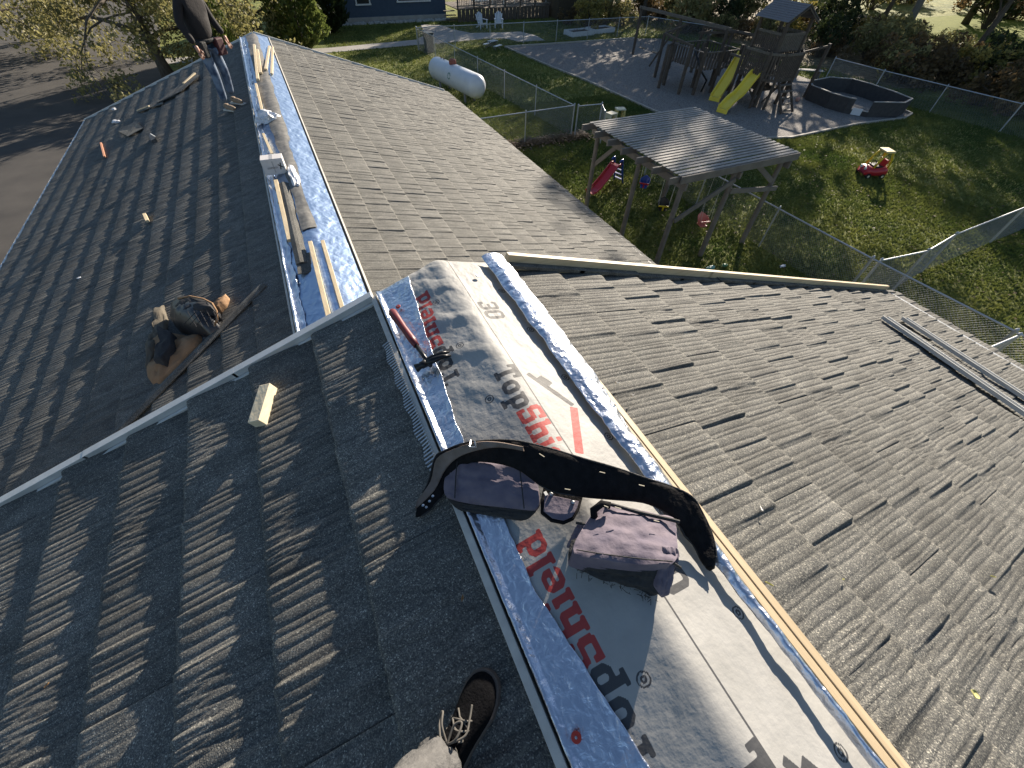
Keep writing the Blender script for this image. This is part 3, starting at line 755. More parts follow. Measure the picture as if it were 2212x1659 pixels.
# stitched diamonds on the lining
b = MB()
for k in range(5):
    p0 = far_roof(405+k*14, 672, .275)-bc; p1 = far_roof(425+k*13, 706, .235)-bc; b.bar(p0, p1, .006, .004)
    p0 = far_roof(425+k*12, 672, .275)-bc; p1 = far_roof(395+k*15, 702, .245)-bc; b.bar(p0, p1, .006, .004)
b.build('stitching', BLKC, t)

# ---------------------------------------------------------------- things on the upper roof
# block of pine on the left slope
a = near_roof(556, 916, .055, -1); b_ = near_roof(580, 836, .055, -1); d = (b_-a).normalized()
o = slab('pine_block', a, b_, .062, .055, mat('rough_pine', (.58,.48,.32), .7, scale=7, col2=(.72,.63,.45), bump=.3, stretch=(2, 2, 8)), 'short sawn block of pale pine on the near shaded slope', 'wood block', upv=(-math.sin(TH), 0, math.cos(TH)))
# hammer
GRIP = mat('red_grip', (.11,.010,.012), .45, scale=30, col2=(.15,.014,.016)); BLKSTEEL = mat('black_steel', (.02,.02,.022), .32, .6)
ha = near_roof(846, 672, .085, -1); hb = near_roof(909, 760, .075, -1); hc_ = near_roof(938, 777, .05, -1)
t = thing('hammer', hb, 'framing hammer with dark red grip and black head lying on the foil tape', 'hammer')
d = hb-ha; o_ = hb
g = [ha+d*k-o_ for k in (0, .04, .2, .45, .7, .86)]
MB().tube(g, [.015, .022, .021, .017, .019, .015], 12).build('grip', GRIP, t, smooth=True)
b = MB(); b.tube([ha+d*.84-o_, ha+d*1.3-o_], [.0105, .0095], 10); b.build('shaft', BLKSTEEL, t, smooth=True)
hp = ha+d*1.22-o_; fa = near_roof(898, 796, .075, -1)-o_; cl = near_roof(972, 758, .07, -1)-o_
MB().tube([hp.lerp(fa, .1), hp.lerp(fa, .55), hp.lerp(fa, .6), hp.lerp(fa, .98), fa], [.018, .0175, .014, .0205, .019], 14).build('striking_face', BLKSTEEL, t, smooth=True)
cv = cl-hp; sd2 = cv.cross(Vector((0, 0, 1))).normalized()
for s in (-1, 1):
    b = MB(); b.tube([hp-cv*.15+sd2*s*.004, hp+cv*.25+sd2*s*.007+Vector((0, 0, .003)), hp+cv*.65+sd2*s*.011, cl+sd2*s*.013-Vector((0, 0, .018))], [.016, .0145, .011, .004], 10)
    b.build('claw', BLKSTEEL, t, smooth=True)

# tool belt
LEATH = mat('black_leather', (.006,.0058,.0063), .9, scale=40, col2=(.014,.013,.014), bump=.5, spec=.15)
PURP = mat('plum_canvas', (.10,.086,.118), .9, scale=18, col2=(.175,.145,.17), bump=.6, bscale=45, bdist=.006)
BASE = mat('black_webbing', (.012,.012,.013), .8, scale=60, col2=(.03,.03,.03), bump=.5)
bo = Vector((.35, .55, -.05))
t = thing('tool_belt', bo, 'black padded tool belt with plum canvas pouches lying across the white underlay', 'tool belt')
def nr(x, y, h):
    # sight line meets a smooth surface h above the ridge covering
    d = ray(x, y); lo, hi = .2, 5
    for k in range(40):
        m_ = (lo+hi)/2; p = CAM+d*m_
        if p[2] > ridge_z(p[0], .12)+h: lo = m_
        else: hi = m_
    return Vector(CAM+d*lo)
st = [((905, 1078), .02, (898, 1118), .0), ((925, 1045), .03, (922, 1108), .0), ((940, 990), .06, (965, 1062), .01), ((960, 975), .085, (985, 1030), .03), ((1010, 957), .11, (1020, 998), .07), ((1100, 952), .135, (1110, 1010), .09), ((1180, 968), .13, (1182, 1058), .07), ((1260, 992), .13, (1255, 1073), .07), ((1330, 1012), .13, (1318, 1079), .07), ((1400, 1036), .125, (1388, 1086), .07), ((1450, 1052), .12, (1430, 1104), .07), ((1494, 1074), .12, (1462, 1130), .06), ((1516, 1108), .10, (1478, 1158), .045), ((1536, 1152), .075, (1498, 1180), .03), ((1546, 1196), .055, (1514, 1212), .02), ((1541, 1226), .035, (1530, 1232), .012)]
def ribbon(name, st, th, m, parent, sub_=4, puff=.006):
    A = [nr(a[0], a[1], h)-bo for a, h, _, _ in st]; B = [nr(b2[0], b2[1], h)-bo for _, _, b2, h in st]
    def cr(P, i, t_):
        p0, p1, p2, p3 = P[max(i-1, 0)], P[i], P[i+1], P[min(i+2, len(P)-1)]
        return .5*((2*p1)+(p2-p0)*t_+(2*p0-5*p1+4*p2-p3)*t_*t_+(3*p1-p0-3*p2+p3)*t_**3)
    AA = [cr(A, i, k/sub_) for i in range(len(A)-1) for k in range(sub_)]+[A[-1]]; BB = [cr(B, i, k/sub_) for i in range(len(B)-1) for k in range(sub_)]+[B[-1]]
    V = []; K = 8
    for i in range(len(AA)):
        a, b2 = AA[i], BB[i]; dl = AA[min(i+1, len(AA)-1)]-AA[max(i-1, 0)]; nrm = dl.cross(b2-a)
        if nrm.length < 1e-6: nrm = Vector((0, 0, 1))
        nrm.normalize()
        if nrm.z < 0: nrm = -nrm
        for k in range(K+1):
            u = k/K; V.append(a.lerp(b2, u)+nrm*(th/2+puff*math.sin(u*math.pi)**.6+(.0045*fbm(i*.22, u*2, 2)+.002*fbm(i*.7, u*6, 3) if puff > .003 else 0)))
        for k in range(K, -1, -1):
            u = k/K; V.append(a.lerp(b2, u)-nrm*th/2)
    n = 2*(K+1); F = []
    for i in range(len(AA)-1):
        for k in range(n): F.append((i*n+k, i*n+(k+1) % n, (i+1)*n+(k+1) % n, (i+1)*n+k))
    F += [tuple(range(n)), tuple((len(AA)-1)*n+k for k in range(n))[::-1]]
    return mesh_obj(name, V, F, m, parent, smooth=True), AA, BB
_, AA, BB = ribbon('padded_band', st, .012, LEATH, t)
for Q_ in (AA, BB): MB().tube([q+Vector((0, 0, .004)) for q in Q_[2:-2]], .0035, 6).build('edge_binding', BASE, t, smooth=True)
BRN = mat('worn_leather', (.10,.07,.05), .6, scale=20, col2=(.19,.15,.13), bump=.3)
st2 = [((900, 1082), .035, (897, 1100), .02), ((930, 1040), .05, (938, 1060), .03), ((944, 990), .085, (962, 1015), .06), ((985, 968), .12, (990, 988), .10), ((1030, 955), .15, (1034, 972), .13), ((1075, 955), .155, (1080, 966), .14), ((1130, 965), .155, (1132, 974), .145)]
ribbon('strap', st2, .005, BRN, t, puff=.001)
MB().tube([nr(1014, 966, .165)-bo, nr(1018, 950, .15)-bo, nr(1026, 954, .165)-bo, nr(1028, 966, .16)-bo, nr(1014, 966, .165)-bo], .0035, 8).build('buckle', STEEL, t)
def pouch(name, top, h, thick, m, parent, amp=.006, seed=1, flare=1.05, drop=None):
    """top: four corners (far left, far right, near right, near left) with heights; the sides go down to the covering"""
    P = [nr(x, y, hh)-bo for (x, y), hh in zip(top, h)]; n = 22; V = []; F = []
    nrm = (P[1]-P[0]).cross(P[3]-P[0]).normalized()
    if nrm.z < 0: nrm = -nrm
    def S(u, v):
        return P[0].lerp(P[1], u).lerp(P[3].lerp(P[2], u), v)
    c = S(.5, .5)
    for lay_ in range(2):
        for j in range(n+1):
            for i in range(n+1):
                u, v = i/n, j/n; a_, b_ = 2*u-1, 2*v-1; a_ *= 1-.13*b_**4*a_**2; b_ *= 1-.13*a_**4*b_**2+.03*math.sin(a_*3+seed); q = S((a_+1)/2, (b_+1)/2); e = min(u, 1-u, v, 1-v)
                if lay_ == 0: q = q+nrm*(.018*(1-(1-min(1, e/.32))**2.4)-.010) + nrm*amp*(fbm(u*5+seed, v*4, seed)+.6*fbm(u*2+v*7+seed, v*2-u*3, seed+2)*1.2+.22*fbm(u*16, v*14, seed)+1.1*(.5-abs(fbm(u*2.2+v*1.3+seed, v*2.6-u, seed+5)))-1.2*(1-(2*v-1)**2)*(.5+.5*math.sin(u*5+seed)))
                else: q = c+(q-c)*.97-nrm*thick
                V.append(q)
    N1 = (n+1)**2
    for j in range(n):
        for i in range(n):
            a = j*(n+1)+i; F.append((a, a+n+1, a+n+2, a+1)); F.append((N1+a, N1+a+1, N1+a+n+2, N1+a+n+1))
    bd = [i for i in range(n+1)]+[(j*(n+1)+n) for j in range(1, n+1)]+[n*(n+1)+i for i in range(n-1, -1, -1)]+[j*(n+1) for j in range(n-1, 0, -1)]
    for k in range(len(bd)): a, b2 = bd[k], bd[(k+1) % len(bd)]; F.append((a, b2, N1+b2, N1+a))
    o = mesh_obj(name, V, F, m, parent, smooth=False); bm = bmesh.new(); bm.from_mesh(o.data); bmesh.ops.recalc_face_normals(bm, faces=bm.faces); bm.to_mesh(o.data); bm.free()
    smooth_by_angle(o, 50); return o, S, nrm
def seam(S, nrm, pts, m, nm_='seam', r=.0022, lift=.014):
    b = MB(); b.tube([S(u, v)+nrm*lift for u, v in pts], r, 6); return b.build(nm_, m, t)
# left pouch
p1, S1, n1 = pouch('pouch', [(962, 986), (1152, 998), (1168, 1108), (952, 1076)], [.055, .085, .075, .05], .045, PURP, t, seed=3)
pb, _, _ = pouch('pouch_base', [(958, 1070), (1164, 1098), (1133, 1128), (985, 1103)], [.030, .055, .03, .02], .03, BASE, t, amp=.003, seed=5)
seam(S1, n1, [(.17, .03), (.165, .5), (.17, .97)], BASE); seam(S1, n1, [(.86, .1), (.86, .6), (.86, .98)], BASE)
# hammer loop in the middle
ml = [(1176, 1042), (1262, 1062), (1252, 1100), (1240, 1122), (1218, 1132), (1190, 1126), (1168, 1108), (1168, 1080)]
P = [nr(x, y, .045)-bo for x, y in ml]; cc = sum(P, Vector())/len(P)
b = MB(); b.prism([p-Vector((0, 0, .01)) for p in P], (0, 0, .012)); b.build('holder_backing', LEATH, t, bevel=.003)
P2 = [cc+(p-cc)*.86+Vector((0, 0, .0045)) for p in P]; b = MB(); b.prism([P2[0].lerp(P2[7], .6), P2[1].lerp(P2[2], .55)]+P2[2:7], (0, 0, .004)); b.build('holder_panel', PURP, t, bevel=.002)
for x, y in ((1191, 1067), (1243, 1066), (1238, 1085), (1198, 1054)):
    q = nr(x, y, .056)-bo; MB().lathe([(.0062, -.003), (.0062, .001), (.003, .003), (.0012, .003)], q, 14).build('rivet', STEEL, t, smooth=False)
MB().box(nr(1179, 1066, .056)-bo, (.010, .014, .003)).build('label_tab', TRIM, t)
# right pouch: bigger, sunlit, slouched
p2, S2, n2 = pouch('pouch', [(1292, 1085), (1466, 1112), (1470, 1225), (1226, 1195)], [.085, .10, .175, .15], .10, PURP, t, amp=.007, seed=9)
p3, S3, n3 = pouch('pouch_front', [(1226, 1192), (1471, 1222), (1428, 1302), (1228, 1224)], [.115, .14, .05, .04], .05, BASE, t, amp=.007, seed=4)
p4, S4, n4 = pouch('side_pocket', [(1246, 1128), (1284, 1134), (1262, 1186), (1218, 1184)], [.055, .07, .06, .035], .035, PURP, t, amp=.004, seed=6)
p5, S5, n5 = pouch('side_pocket', [(1440, 1180), (1474, 1190), (1440, 1300), (1420, 1275)], [.165, .15, .05, .09], .04, PURP, t, amp=.006, seed=7)
seam(S2, n2, [(.10, .05), (.5, .14), (.9, .2), (.98, .22)], BASE, r=.006, lift=.016)
seam(S4, n4, [(.03, .04), (.97, .04)], BASE, r=.004, lift=.010); seam(S5, n5, [(.0, .25), (1, .3)], BASE, r=.004, lift=.012)
seam(S2, n2, [(.06, .93), (.3, .95), (.7, .95), (.93, .93)], BASE, r=.0018, lift=.002)
MB().tube([nr(1284, 1118, .08)-bo, nr(1282, 1102, .11)-bo, nr(1300, 1088, .12)-bo, nr(1318, 1092, .12)-bo], .012, 8).build('loop', LEATH, t, smooth=True)
# frayed threads
b = MB(); rn = random.Random(4)
for k in range(60):
    u = rn.random(); q = S3(0.06+.88*u, .90)+Vector((rn.uniform(-.01, .01), rn.uniform(-.01, .004), rn.uniform(-.02, 0)))
    b.tube([q, q+Vector((rn.uniform(-.012, .012), rn.uniform(-.014, 0), rn.uniform(-.006, .006)))], .0009, 3)
b.build('frayed_threads', BASE, t)
# eyelets and stitches
for x, y, h in ((914, 1092, .045), (921, 1096, .02), (928, 1083, .03), (935, 1072, .05)):
    q = nr(x, y, h)-bo; MB().lathe([(.004, 0), (.005, .002), (.002, .003)], q, 10).build('eyelet', STEEL, t)
ths_ = mat('thread', (.45,.40,.30), .8)
for x0, y0, x1, y1 in ((1165, 980, 1176, 987), (1295, 1019, 1307, 1022), (1380, 1047, 1392, 1050), (1220, 1056, 1232, 1058), (1328, 1095, 1342, 1099), (1412, 1124, 1424, 1127), (1305, 1092, 1314, 1096)):
    MB().bar(nr(x0, y0, .142)-bo, nr(x1, y1, .142)-bo, .0025, .002).build('stitch', ths_, t)

# leaves and screws scattered on the tiles
LEAFY = mat('dry_leaf', (.42,.40,.13), .7, scale=40, col2=(.5,.46,.2)); LEAFB = mat('brown_leaf', (.25,.13,.05), .8, scale=40, col2=(.32,.18,.07))
def leaf(px_, py_, L, W, m, rz, label, roof=near_roof, h=.045, nm_='leaf'):
    p = roof(px_, py_, h); V = []; F = []; n = 8
    for i in range(n+1):
        t_ = i/n; wv = W*math.sin(math.pi*min(1, max(.02, t_)))**.8
        for s in (-1, 0, 1): V.append(((t_-.5)*L, s*wv/2, .004*abs(s)+.010*(t_-.5)**2*(L/.04)))
    for i in range(n):
        for k in (0, 1): a = i*3+k; F.append((a, a+1, a+4, a+3))
    o = mesh_obj(nm_, V, F, m); s = 1 if p.x > 0 else -1
    o.location = p; o.rotation_euler = (0, s*TH, 0); o.rotation_euler.rotate_axis('Z', rz); md = o.modifiers.new('s', 'SOLIDIFY'); md.thickness = .001
    return tag(o, label, 'leaf')
leaf(2104, 1500, .030, .026, LEAFY, .3, 'round yellow green leaf on the sunlit slope at the lower right')
leaf(2143, 1246, .034, .008, LEAFY, 2.6, 'narrow yellow leaf on the sunlit slope near the right frame edge')
leaf(1660, 1262, .030, .008, LEAFY, 2.3, 'curled pale leaf on the tiles beside the pine batten')
leaf(1000, 1292, .020, .008, LEAFB, 1.0, 'small brown leaf in the dark shade near the left foil tape')
leaf(1820, 1290-38, .012, .006, LEAFY, 0, 'tiny yellow leaf on the tiles right of the belt')
leaf(103, 1480, .02, .009, LEAFB, .6, 'small brown leaf on the shaded slope at the lower left')
SCR = mat('screw_zinc', (.5,.5,.5), .35, .9)
for px_, py_, rz_, lb in ((1645, 1098, .9, 'zinc screw lying on a wavy tile right of the tool belt'), (1335, 826, 0, 'zinc screw on the tiles right of the foil tape, upper one'), (1368, 853, .3, 'zinc screw on the tiles right of the foil tape, lower one')):
    p = near_roof(px_, py_, .05, 1); o = MB().tube([(-.014, 0, 0), (-.011, 0, 0), (-.0108, 0, 0), (.014, 0, -.002)], [.0045, .0045, .0022, .001], 8).build('screw', SCR, None); o.location = p; o.rotation_euler = (0, TH, rz_); tag(o, lb, 'screw')

# ---------------------------------------------------------------- photographer's foot
SHOE = mat('black_suede', (.004,.004,.0045), .95, scale=80, col2=(.008,.008,.009), bump=.3, spec=.05); GUM = mat('gum_sole', (.07,.052,.042), .7, scale=30, col2=(.09,.07,.055))
LACE = mat('grey_lace', (.07,.066,.058), .8, scale=90, col2=(.12,.11,.095)); PANT = mat('grey_denim', (.065,.064,.063), .85, scale=60, col2=(.115,.112,.108), bump=.5, bscale=120)
toe = near_roof(1062, 1452, .055, -1); dirv = near_roof(1040, 1435, .05, -1)-near_roof(948, 1640, .05, -1); dirv = Vector((dirv.x, dirv.y, 0)).normalized()
per = thing('person', (toe.x-dirv.x*.28, toe.y-dirv.y*.28, 0), 'foot of a person in black sneaker and grey trousers beside the ridge', 'person')
po = Vector(per.location)
# shoe frame: f forward, s side, n up (normal of the slope, tilted a little)
f_ = Vector((dirv.x, dirv.y, T*dirv.x)).normalized(); n_ = Vector((-math.sin(TH), 0, math.cos(TH))); n_ = (n_-f_*n_.dot(f_)).normalized(); s_ = f_.cross(n_)
heel = near_roof(1062, 1452, .035, -1)-f_*.285
def sh(x, y, z): return heel+f_*x+s_*y+n_*z-po
sec = [(.0, .030, .0), (.02, .036, 0), (.06, .038, 0), (.11, .036, .002), (.16, .044, .004), (.20, .052, .004), (.235, .051, .002), (.262, .040, 0), (.278, .024, 0), (.285, .006, 0)]
V = []; F = []; K = 20
topz = [.10, .115, .118, .105, .085, .068, .060, .052, .040, .020]
for (x, wd, off), tz in zip(sec, topz):
    for k in range(K):
        a = math.pi*k/(K-1); cy = math.cos(a); sy_ = math.sin(a)**.75
        V.append(sh(x, off+wd*(.96 if 0 < k < K-1 else 1)*math.copysign(abs(cy)**.8, cy), .022+(tz-.022)*sy_))
for i in range(len(sec)-1):
    for k in range(K-1): F.append((i*K+k, i*K+k+1, (i+1)*K+k+1, (i+1)*K+k))
F.append(tuple(range(K))); F.append(tuple((len(sec)-1)*K+k for k in range(K))[::-1])
o = mesh_obj('sneaker', V, F, SHOE, per, smooth=True); ms = o.modifiers.new('s', 'SUBSURF'); ms.levels = ms.render_levels = 1
sole = []
for x, wd, off in sec: sole.append((x-.0, off+wd+.003))
for x, wd, off in reversed(sec): sole.append((x, off-wd-.003))
outl = [((x+.006) if x > .25 else (x-.006 if x < .01 else x), y) for x, y in sole]
b = MB(); b.prism([sh(x, y, -.004) for x, y in outl], n_*.030); b.build('sole', GUM, o, bevel=.004).parent = per
b = MB(); b.prism([sh(x, y*.97, -.006) for x, y in outl], n_*.006); b.build('outsole', BASE, per)
# laces: crossings, then a bow
for i in range(5):
    x = .185-.022*i; z = .075+.011*i; w_ = .026
    b = MB(); b.tube([sh(x, -w_, z-.008), sh(x-.010, -w_*.4, z+.004), sh(x-.014, w_*.3, z+.004), sh(x-.022, w_, z+.002)], .0028, 6); b.tube([sh(x, w_, z-.008), sh(x-.008, w_*.4, z+.007), sh(x-.014, -w_*.3, z+.007), sh(x-.022, -w_, z+.002)], .0028, 6); b.build('lace', LACE, per, smooth=True)
def curve_pts(pts, n=8):
    out = []
    for i in range(len(pts)-1):
        p0, p1, p2, p3 = pts[max(i-1, 0)], pts[i], pts[i+1], pts[min(i+2, len(pts)-1)]
        for k in range(n):
            t_ = k/n; out.append(.5*((2*p1)+(p2-p0)*t_+(2*p0-5*p1+4*p2-p3)*t_*t_+(3*p1-p0-3*p2+p3)*t_**3))
    return out+[pts[-1]]
for pts in ([(.125, 0, .118), (.15, -.03, .125), (.17, -.048, .11), (.15, -.052, .10), (.122, -.02, .118)], [(.125, 0, .118), (.15, .018, .13), (.18, .012, .12), (.165, -.004, .118), (.125, 0, .12)], [(.125, 0, .118), (.10, -.045, .10), (.08, -.062, .07), (.055, -.066, .05)], [(.125, 0, .118), (.16, .03, .11), (.19, .02, .095), (.215, .008, .085)]):
    MB().tube(curve_pts([sh(*p) for p in pts]), .003, 6).build('lace', LACE, per, smooth=True)
b = MB(); b.prism([sh(.095, -.022, .122), sh(.095, .022, .122), sh(.155, .02, .104), sh(.155, -.02, .104)], n_*.004); b.build('tongue', SHOE, per, bevel=.001)
b = MB(); b.box(sh(.085, 0, .128), (.03, .012, .003), Matrix((s_, f_, n_)).transposed()); b.build('tongue_label', TRIM, per)
b = MB()
for i in range(4): b.box(sh(.085, -.010+i*.006, .1303), (.0022, .009, .001), Matrix((s_, f_, n_)).transposed())
b.build('tongue_print', INK, per)
# trouser leg leaning back out of the picture
leg = [sh(.062, 0, .095), sh(.055, 0, .14), sh(.03, .0, .24), sh(-.02, -.005, .42)]
leg2 = [Vector(p) for p in leg]; leg2 = curve_pts(leg2, 6); V = []; F = []; K = 24
for i, p in enumerate(leg2):
    t_ = i/(len(leg2)-1); R0 = .060+.010*t_ + (.004 if i == 0 else 0)
    d_ = (leg2[min(i+1, len(leg2)-1)]-leg2[max(i-1, 0)]).normalized(); a_ = f_-d_*f_.dot(d_); a_.normalize(); b3 = d_.cross(a_)
    for k in range(K):
        an = 2*math.pi*k/K; rr = R0*(1+.13*fbm(math.cos(an)*1.5, math.sin(an)*1.5, i*.55)+.07*math.sin(i*1.3+an*2+math.sin(an*3)))
        V.append(p+(a_*math.cos(an)*1.12+b3*math.sin(an))*rr)
for i in range(len(leg2)-1):
    for k in range(K): F.append((i*K+k, i*K+(k+1) % K, (i+1)*K+(k+1) % K, (i+1)*K+k))
F.append(tuple(range(K))[::-1]); F.append(tuple((len(leg2)-1)*K+k for k in range(K)))
mesh_obj('trouser_leg', V, F, PANT, per, smooth=True)
# ---------------------------------------------------------------- yard: paved areas
def Z(k): return ZG+.004*k
sheet('driveway', [(-120,-60), (-5.6,-60), (-5.6,17), (-3.6,22), (-4.2,30), (-6.5,36), (-8,60), (-14,110), (-120,110)], Z(1), ASPHALT)
walk = [(-6.6,37.9), (3.9,37.9), (10.0,38.7), (11.2,40.2), (12.1,44.4), (13.7,43.7), (14.0,41.8), (14.9,39.9), (16.9,39.5), (19.1,39.3), (19.6,37.5), (19.4,35.6), (17.3,35.7), (16.6,37.2), (14.9,37.5), (12.9,37.2), (10.8,36.9), (9.7,37.0), (3.7,36.5), (-6.6,36.4)]
wb_ = MB(); wb_.prism([(x, y, ZG-.05) for x, y in walk], (0, 0, .075)); tag(wb_.build('sidewalk', CONC, None), kind='structure')
grav = [(15.4,34.4), (15.9,28), (16.3,24.9), (16.5,21), (16.6,18.6), (17.4,15.6), (19.0,13.6), (20.3,13.2), (25.0,13.3), (28.5,13.0), (29.6,13.3), (30.2,14.8), (30.5,18), (30.4,22), (30,28), (29,33.6), (27,34.2), (21,34.3)]
sheet('gravel_bed', grav, Z(2), GRAVEL)
EDGE = mat('edging_timber', (.30,.27,.23), .8, scale=10, col2=(.40,.37,.32))
et = thing('gravel_edging', (16, 20, ZG), 'pale timber edging around the gravel play area', 'edging')
for i in list(range(0, 11))+[16, 17]:
    a = Vector((*grav[i], ZG+.05)); b2 = Vector((*grav[(i+1) % len(grav)], ZG+.05)); o3 = Vector(et.location)
    MB().bar(a-o3, b2-o3, .10, .09).build('timber', EDGE, et)
# bare patches of mown leaves near the fence corner
# grass blades as real relief near the house side
def grass_tufts(name, x0, x1, y0, y1, n, m, h=.05, seed=1, avoid=None):
    rn = np.random.default_rng(seed); X = rn.uniform(x0, x1, n); Y = rn.uniform(y0, y1, n)
    if avoid is not None:
        k = ~avoid(X, Y); X, Y = X[k], Y[k]; n = len(X)
    a = rn.uniform(0, 2*np.pi, n); hh = h*rn.uniform(.5, 1.5, n); wd = .012*rn.uniform(.6, 1.6, n)*2; lx_, ly_ = rn.normal(0, .03, n), rn.normal(0, .03, n)
    V = np.empty((n, 3, 3)); c, s = np.cos(a)*wd, np.sin(a)*wd
    V[:, 0] = np.stack([X-c, Y-s, np.full(n, ZG)], 1); V[:, 1] = np.stack([X+c, Y+s, np.full(n, ZG)], 1); V[:, 2] = np.stack([X+lx_, Y+ly_, ZG+hh], 1)
    F = np.arange(n*3).reshape(n, 3)
    return tag(np_mesh(name, V.reshape(-1, 3), F, m, None, smooth=False), kind='stuff')
BLADE = mat('grass_blade', (.065,.10,.022), .9, scale=.5, col2=(.17,.185,.045), translucent=.3, contrast=.3)
def in_poly(poly):
    P = np.array(poly)
    def f(X, Y):
        ins = np.zeros(X.shape, bool); n = len(P)
        for i in range(n):
            x1, y1 = P[i]; x2, y2 = P[(i+1) % n]
            c = ((y1 > Y) != (y2 > Y)) & (X < (x2-x1)*(Y-y1)/(y2-y1+1e-12)+x1); ins ^= c
        return ins
    return f
fg = in_poly(grav); fw = in_poly(walk)
def av(X, Y): return fg(X, Y) | fw(X, Y)
grass_tufts('grass', 4.5, 21, .5, 22, 150000, BLADE, .06, 3, av)
grass_tufts('grass', 3.5, 34, 12, 45, 120000, BLADE, .08, 4, av)
grass_tufts('grass', 18, 34, -2, 16, 70000, BLADE, .07, 5, av)

# ---------------------------------------------------------------- vegetation
def leaf_cloud(centers, radii, n_each, size, rng, flat=.75):
    V = []; 
    C_ = np.repeat(np.array(centers, float), n_each, 0); Rr_ = np.repeat(np.array(radii, float), n_each)
    n = len(C_); d = rng.normal(size=(n, 3)); d /= np.linalg.norm(d, axis=1)[:, None]
    r = Rr_*rng.uniform(.25, 1, n)**.45; p = C_+d*r[:, None]*np.array([1, 1, flat])
    a = rng.normal(size=(n, 3)); a /= np.linalg.norm(a, axis=1)[:, None]; b = np.cross(a, rng.normal(size=(n, 3))); b /= np.linalg.norm(b, axis=1)[:, None]
    s = (size*rng.uniform(.6, 1.5, n))[:, None]
    V = np.stack([p-a*s, p+b*s*.55, p+a*s, p-b*s*.55], 1).reshape(-1, 3)
    return V, np.arange(n*4).reshape(n, 4)
def lm(name, c1, c2, sc_=1.2, tr=.4): return mat(name, c1, .65, scale=sc_, col2=c2, translucent=tr, spec=.35, contrast=.35, detail=5)
L_OLIVE = lm('olive_leaves', (.12,.115,.042), (.34,.31,.13)); L_DARK = lm('dark_leaves', (.014,.026,.010), (.045,.060,.020)); L_YEL = lm('yellow_leaves', (.13,.12,.03), (.34,.27,.07))
L_BRN = lm('brown_leaves', (.07,.05,.025), (.19,.13,.06)); L_ARB = lm('arborvitae_leaves', (.05,.08,.018), (.19,.22,.06), 2.5); L_RED = lm('red_leaves', (.20,.08,.04), (.32,.16,.09))
L_MID = lm('green_leaves', (.03,.045,.014), (.10,.11,.035))
BARK = mat('bark', (.045,.036,.028), .9, scale=9, col2=(.12,.10,.08), bump=.8, stretch=(2, 2, .5)); BARKG = mat('grey_bark', (.10,.10,.095), .9, scale=5, col2=(.20,.195,.18), bump=.8, stretch=(2, 2, .5))
def limb(b, p, d, L, r, depth, rng, tips, droop=0.0, spread=.7):
    pts = [p]; rs = [r]; q = p.copy(); dd = d.copy(); n = 5
    for i in range(n):
        dd = (dd+Vector((rng.normal()*.16, rng.normal()*.16, rng.normal()*.10-droop*(i+1)/n))).normalized(); q = q+dd*L/n; pts.append(q.copy()); rs.append(r*(1-.62*(i+1)/n))
    b.tube(pts, rs, 5 if depth < 2 else 7, cap=False)
    if depth == 0: tips += [pts[-1], pts[-2], pts[-3]]; return
    k = 3 if depth > 1 else 4
    for j in range(k):
        t = 2+int(rng.integers(0, 4)); s = pts[min(t, n)]; side = Vector((rng.normal(), rng.normal(), rng.normal()*.45)).normalized()
        limb(b, s.copy(), (dd*(1-spread)+side*spread+Vector((0, 0, .15-droop*.5))).normalized(), L*rng.uniform(.5, .72), rs[min(t, n)]*.62, depth-1, rng, tips, droop, spread)
    tips += [pts[-1]]
def make_tree(name, H, trunk_r, mat_l, seed, label, cat='tree', group=None, lean=(0, 0), depth=2, cl=.9, nl=34, size=.16, bark=BARK, clear=.30, droop=0.0, spread=.65, nbr=9, lmul=.42, flat=.75):
    rng = np.random.default_rng(seed); b = MB(); tips = []
    t = thing(name, (0, 0, 0), label, cat, group)
    n = 9; pts = []; rs = []; wob = rng.normal(size=2)*.12
    for i in range(n+1):
        s = i/n; pts.append(Vector((lean[0]*s*H+wob[0]*math.sin(s*4)*H*.08, lean[1]*s*H+wob[1]*math.sin(s*5)*H*.08, s*H*.86-.15))); rs.append(trunk_r*(1-.8*s)*(1.35 if i == 0 else 1))
    b.tube(pts, rs, 10)
    for k in range(nbr):
        s = clear+(.97-clear)*(k+rng.uniform(0, .8))/nbr; i = min(n-1, int(s*n)); p = pts[i].lerp(pts[i+1], s*n-i)
        an = k*2.4+rng.uniform(-.4, .4); d = Vector((math.cos(an), math.sin(an), .45+.5*s-droop)).normalized()
        limb(b, p, d, H*lmul*(1.15-.65*s), trunk_r*.42*(1.1-s), depth-1, rng, tips, droop, spread)
    tips.append(pts[-1])
    b.build('trunk', bark, t, smooth=True)
    V, F = leaf_cloud([tuple(p) for p in tips], [cl*rng.uniform(.6, 1.25) for _ in tips], nl, size, rng, flat)
    np_mesh('crown', V, F, mat_l, t, smooth=False)
    return t
def place(t, x, y, rz=0, s=1.0, z=ZG): t.location = (x, y, z); t.rotation_euler = (0, 0, rz); t.scale = (s, s, s); return t
def again(t, x, y, rz, s, label, group=None, mat_l=None):
    c = copy_tree(t); place(c, x, y, rz, s); c['label'] = label
    if mat_l:
        for ch in c.children:
            if ch.name.startswith('crown'):
                ch.material_slots[0].link = 'OBJECT'; ch.material_slots[0].material = mat_l
    return c
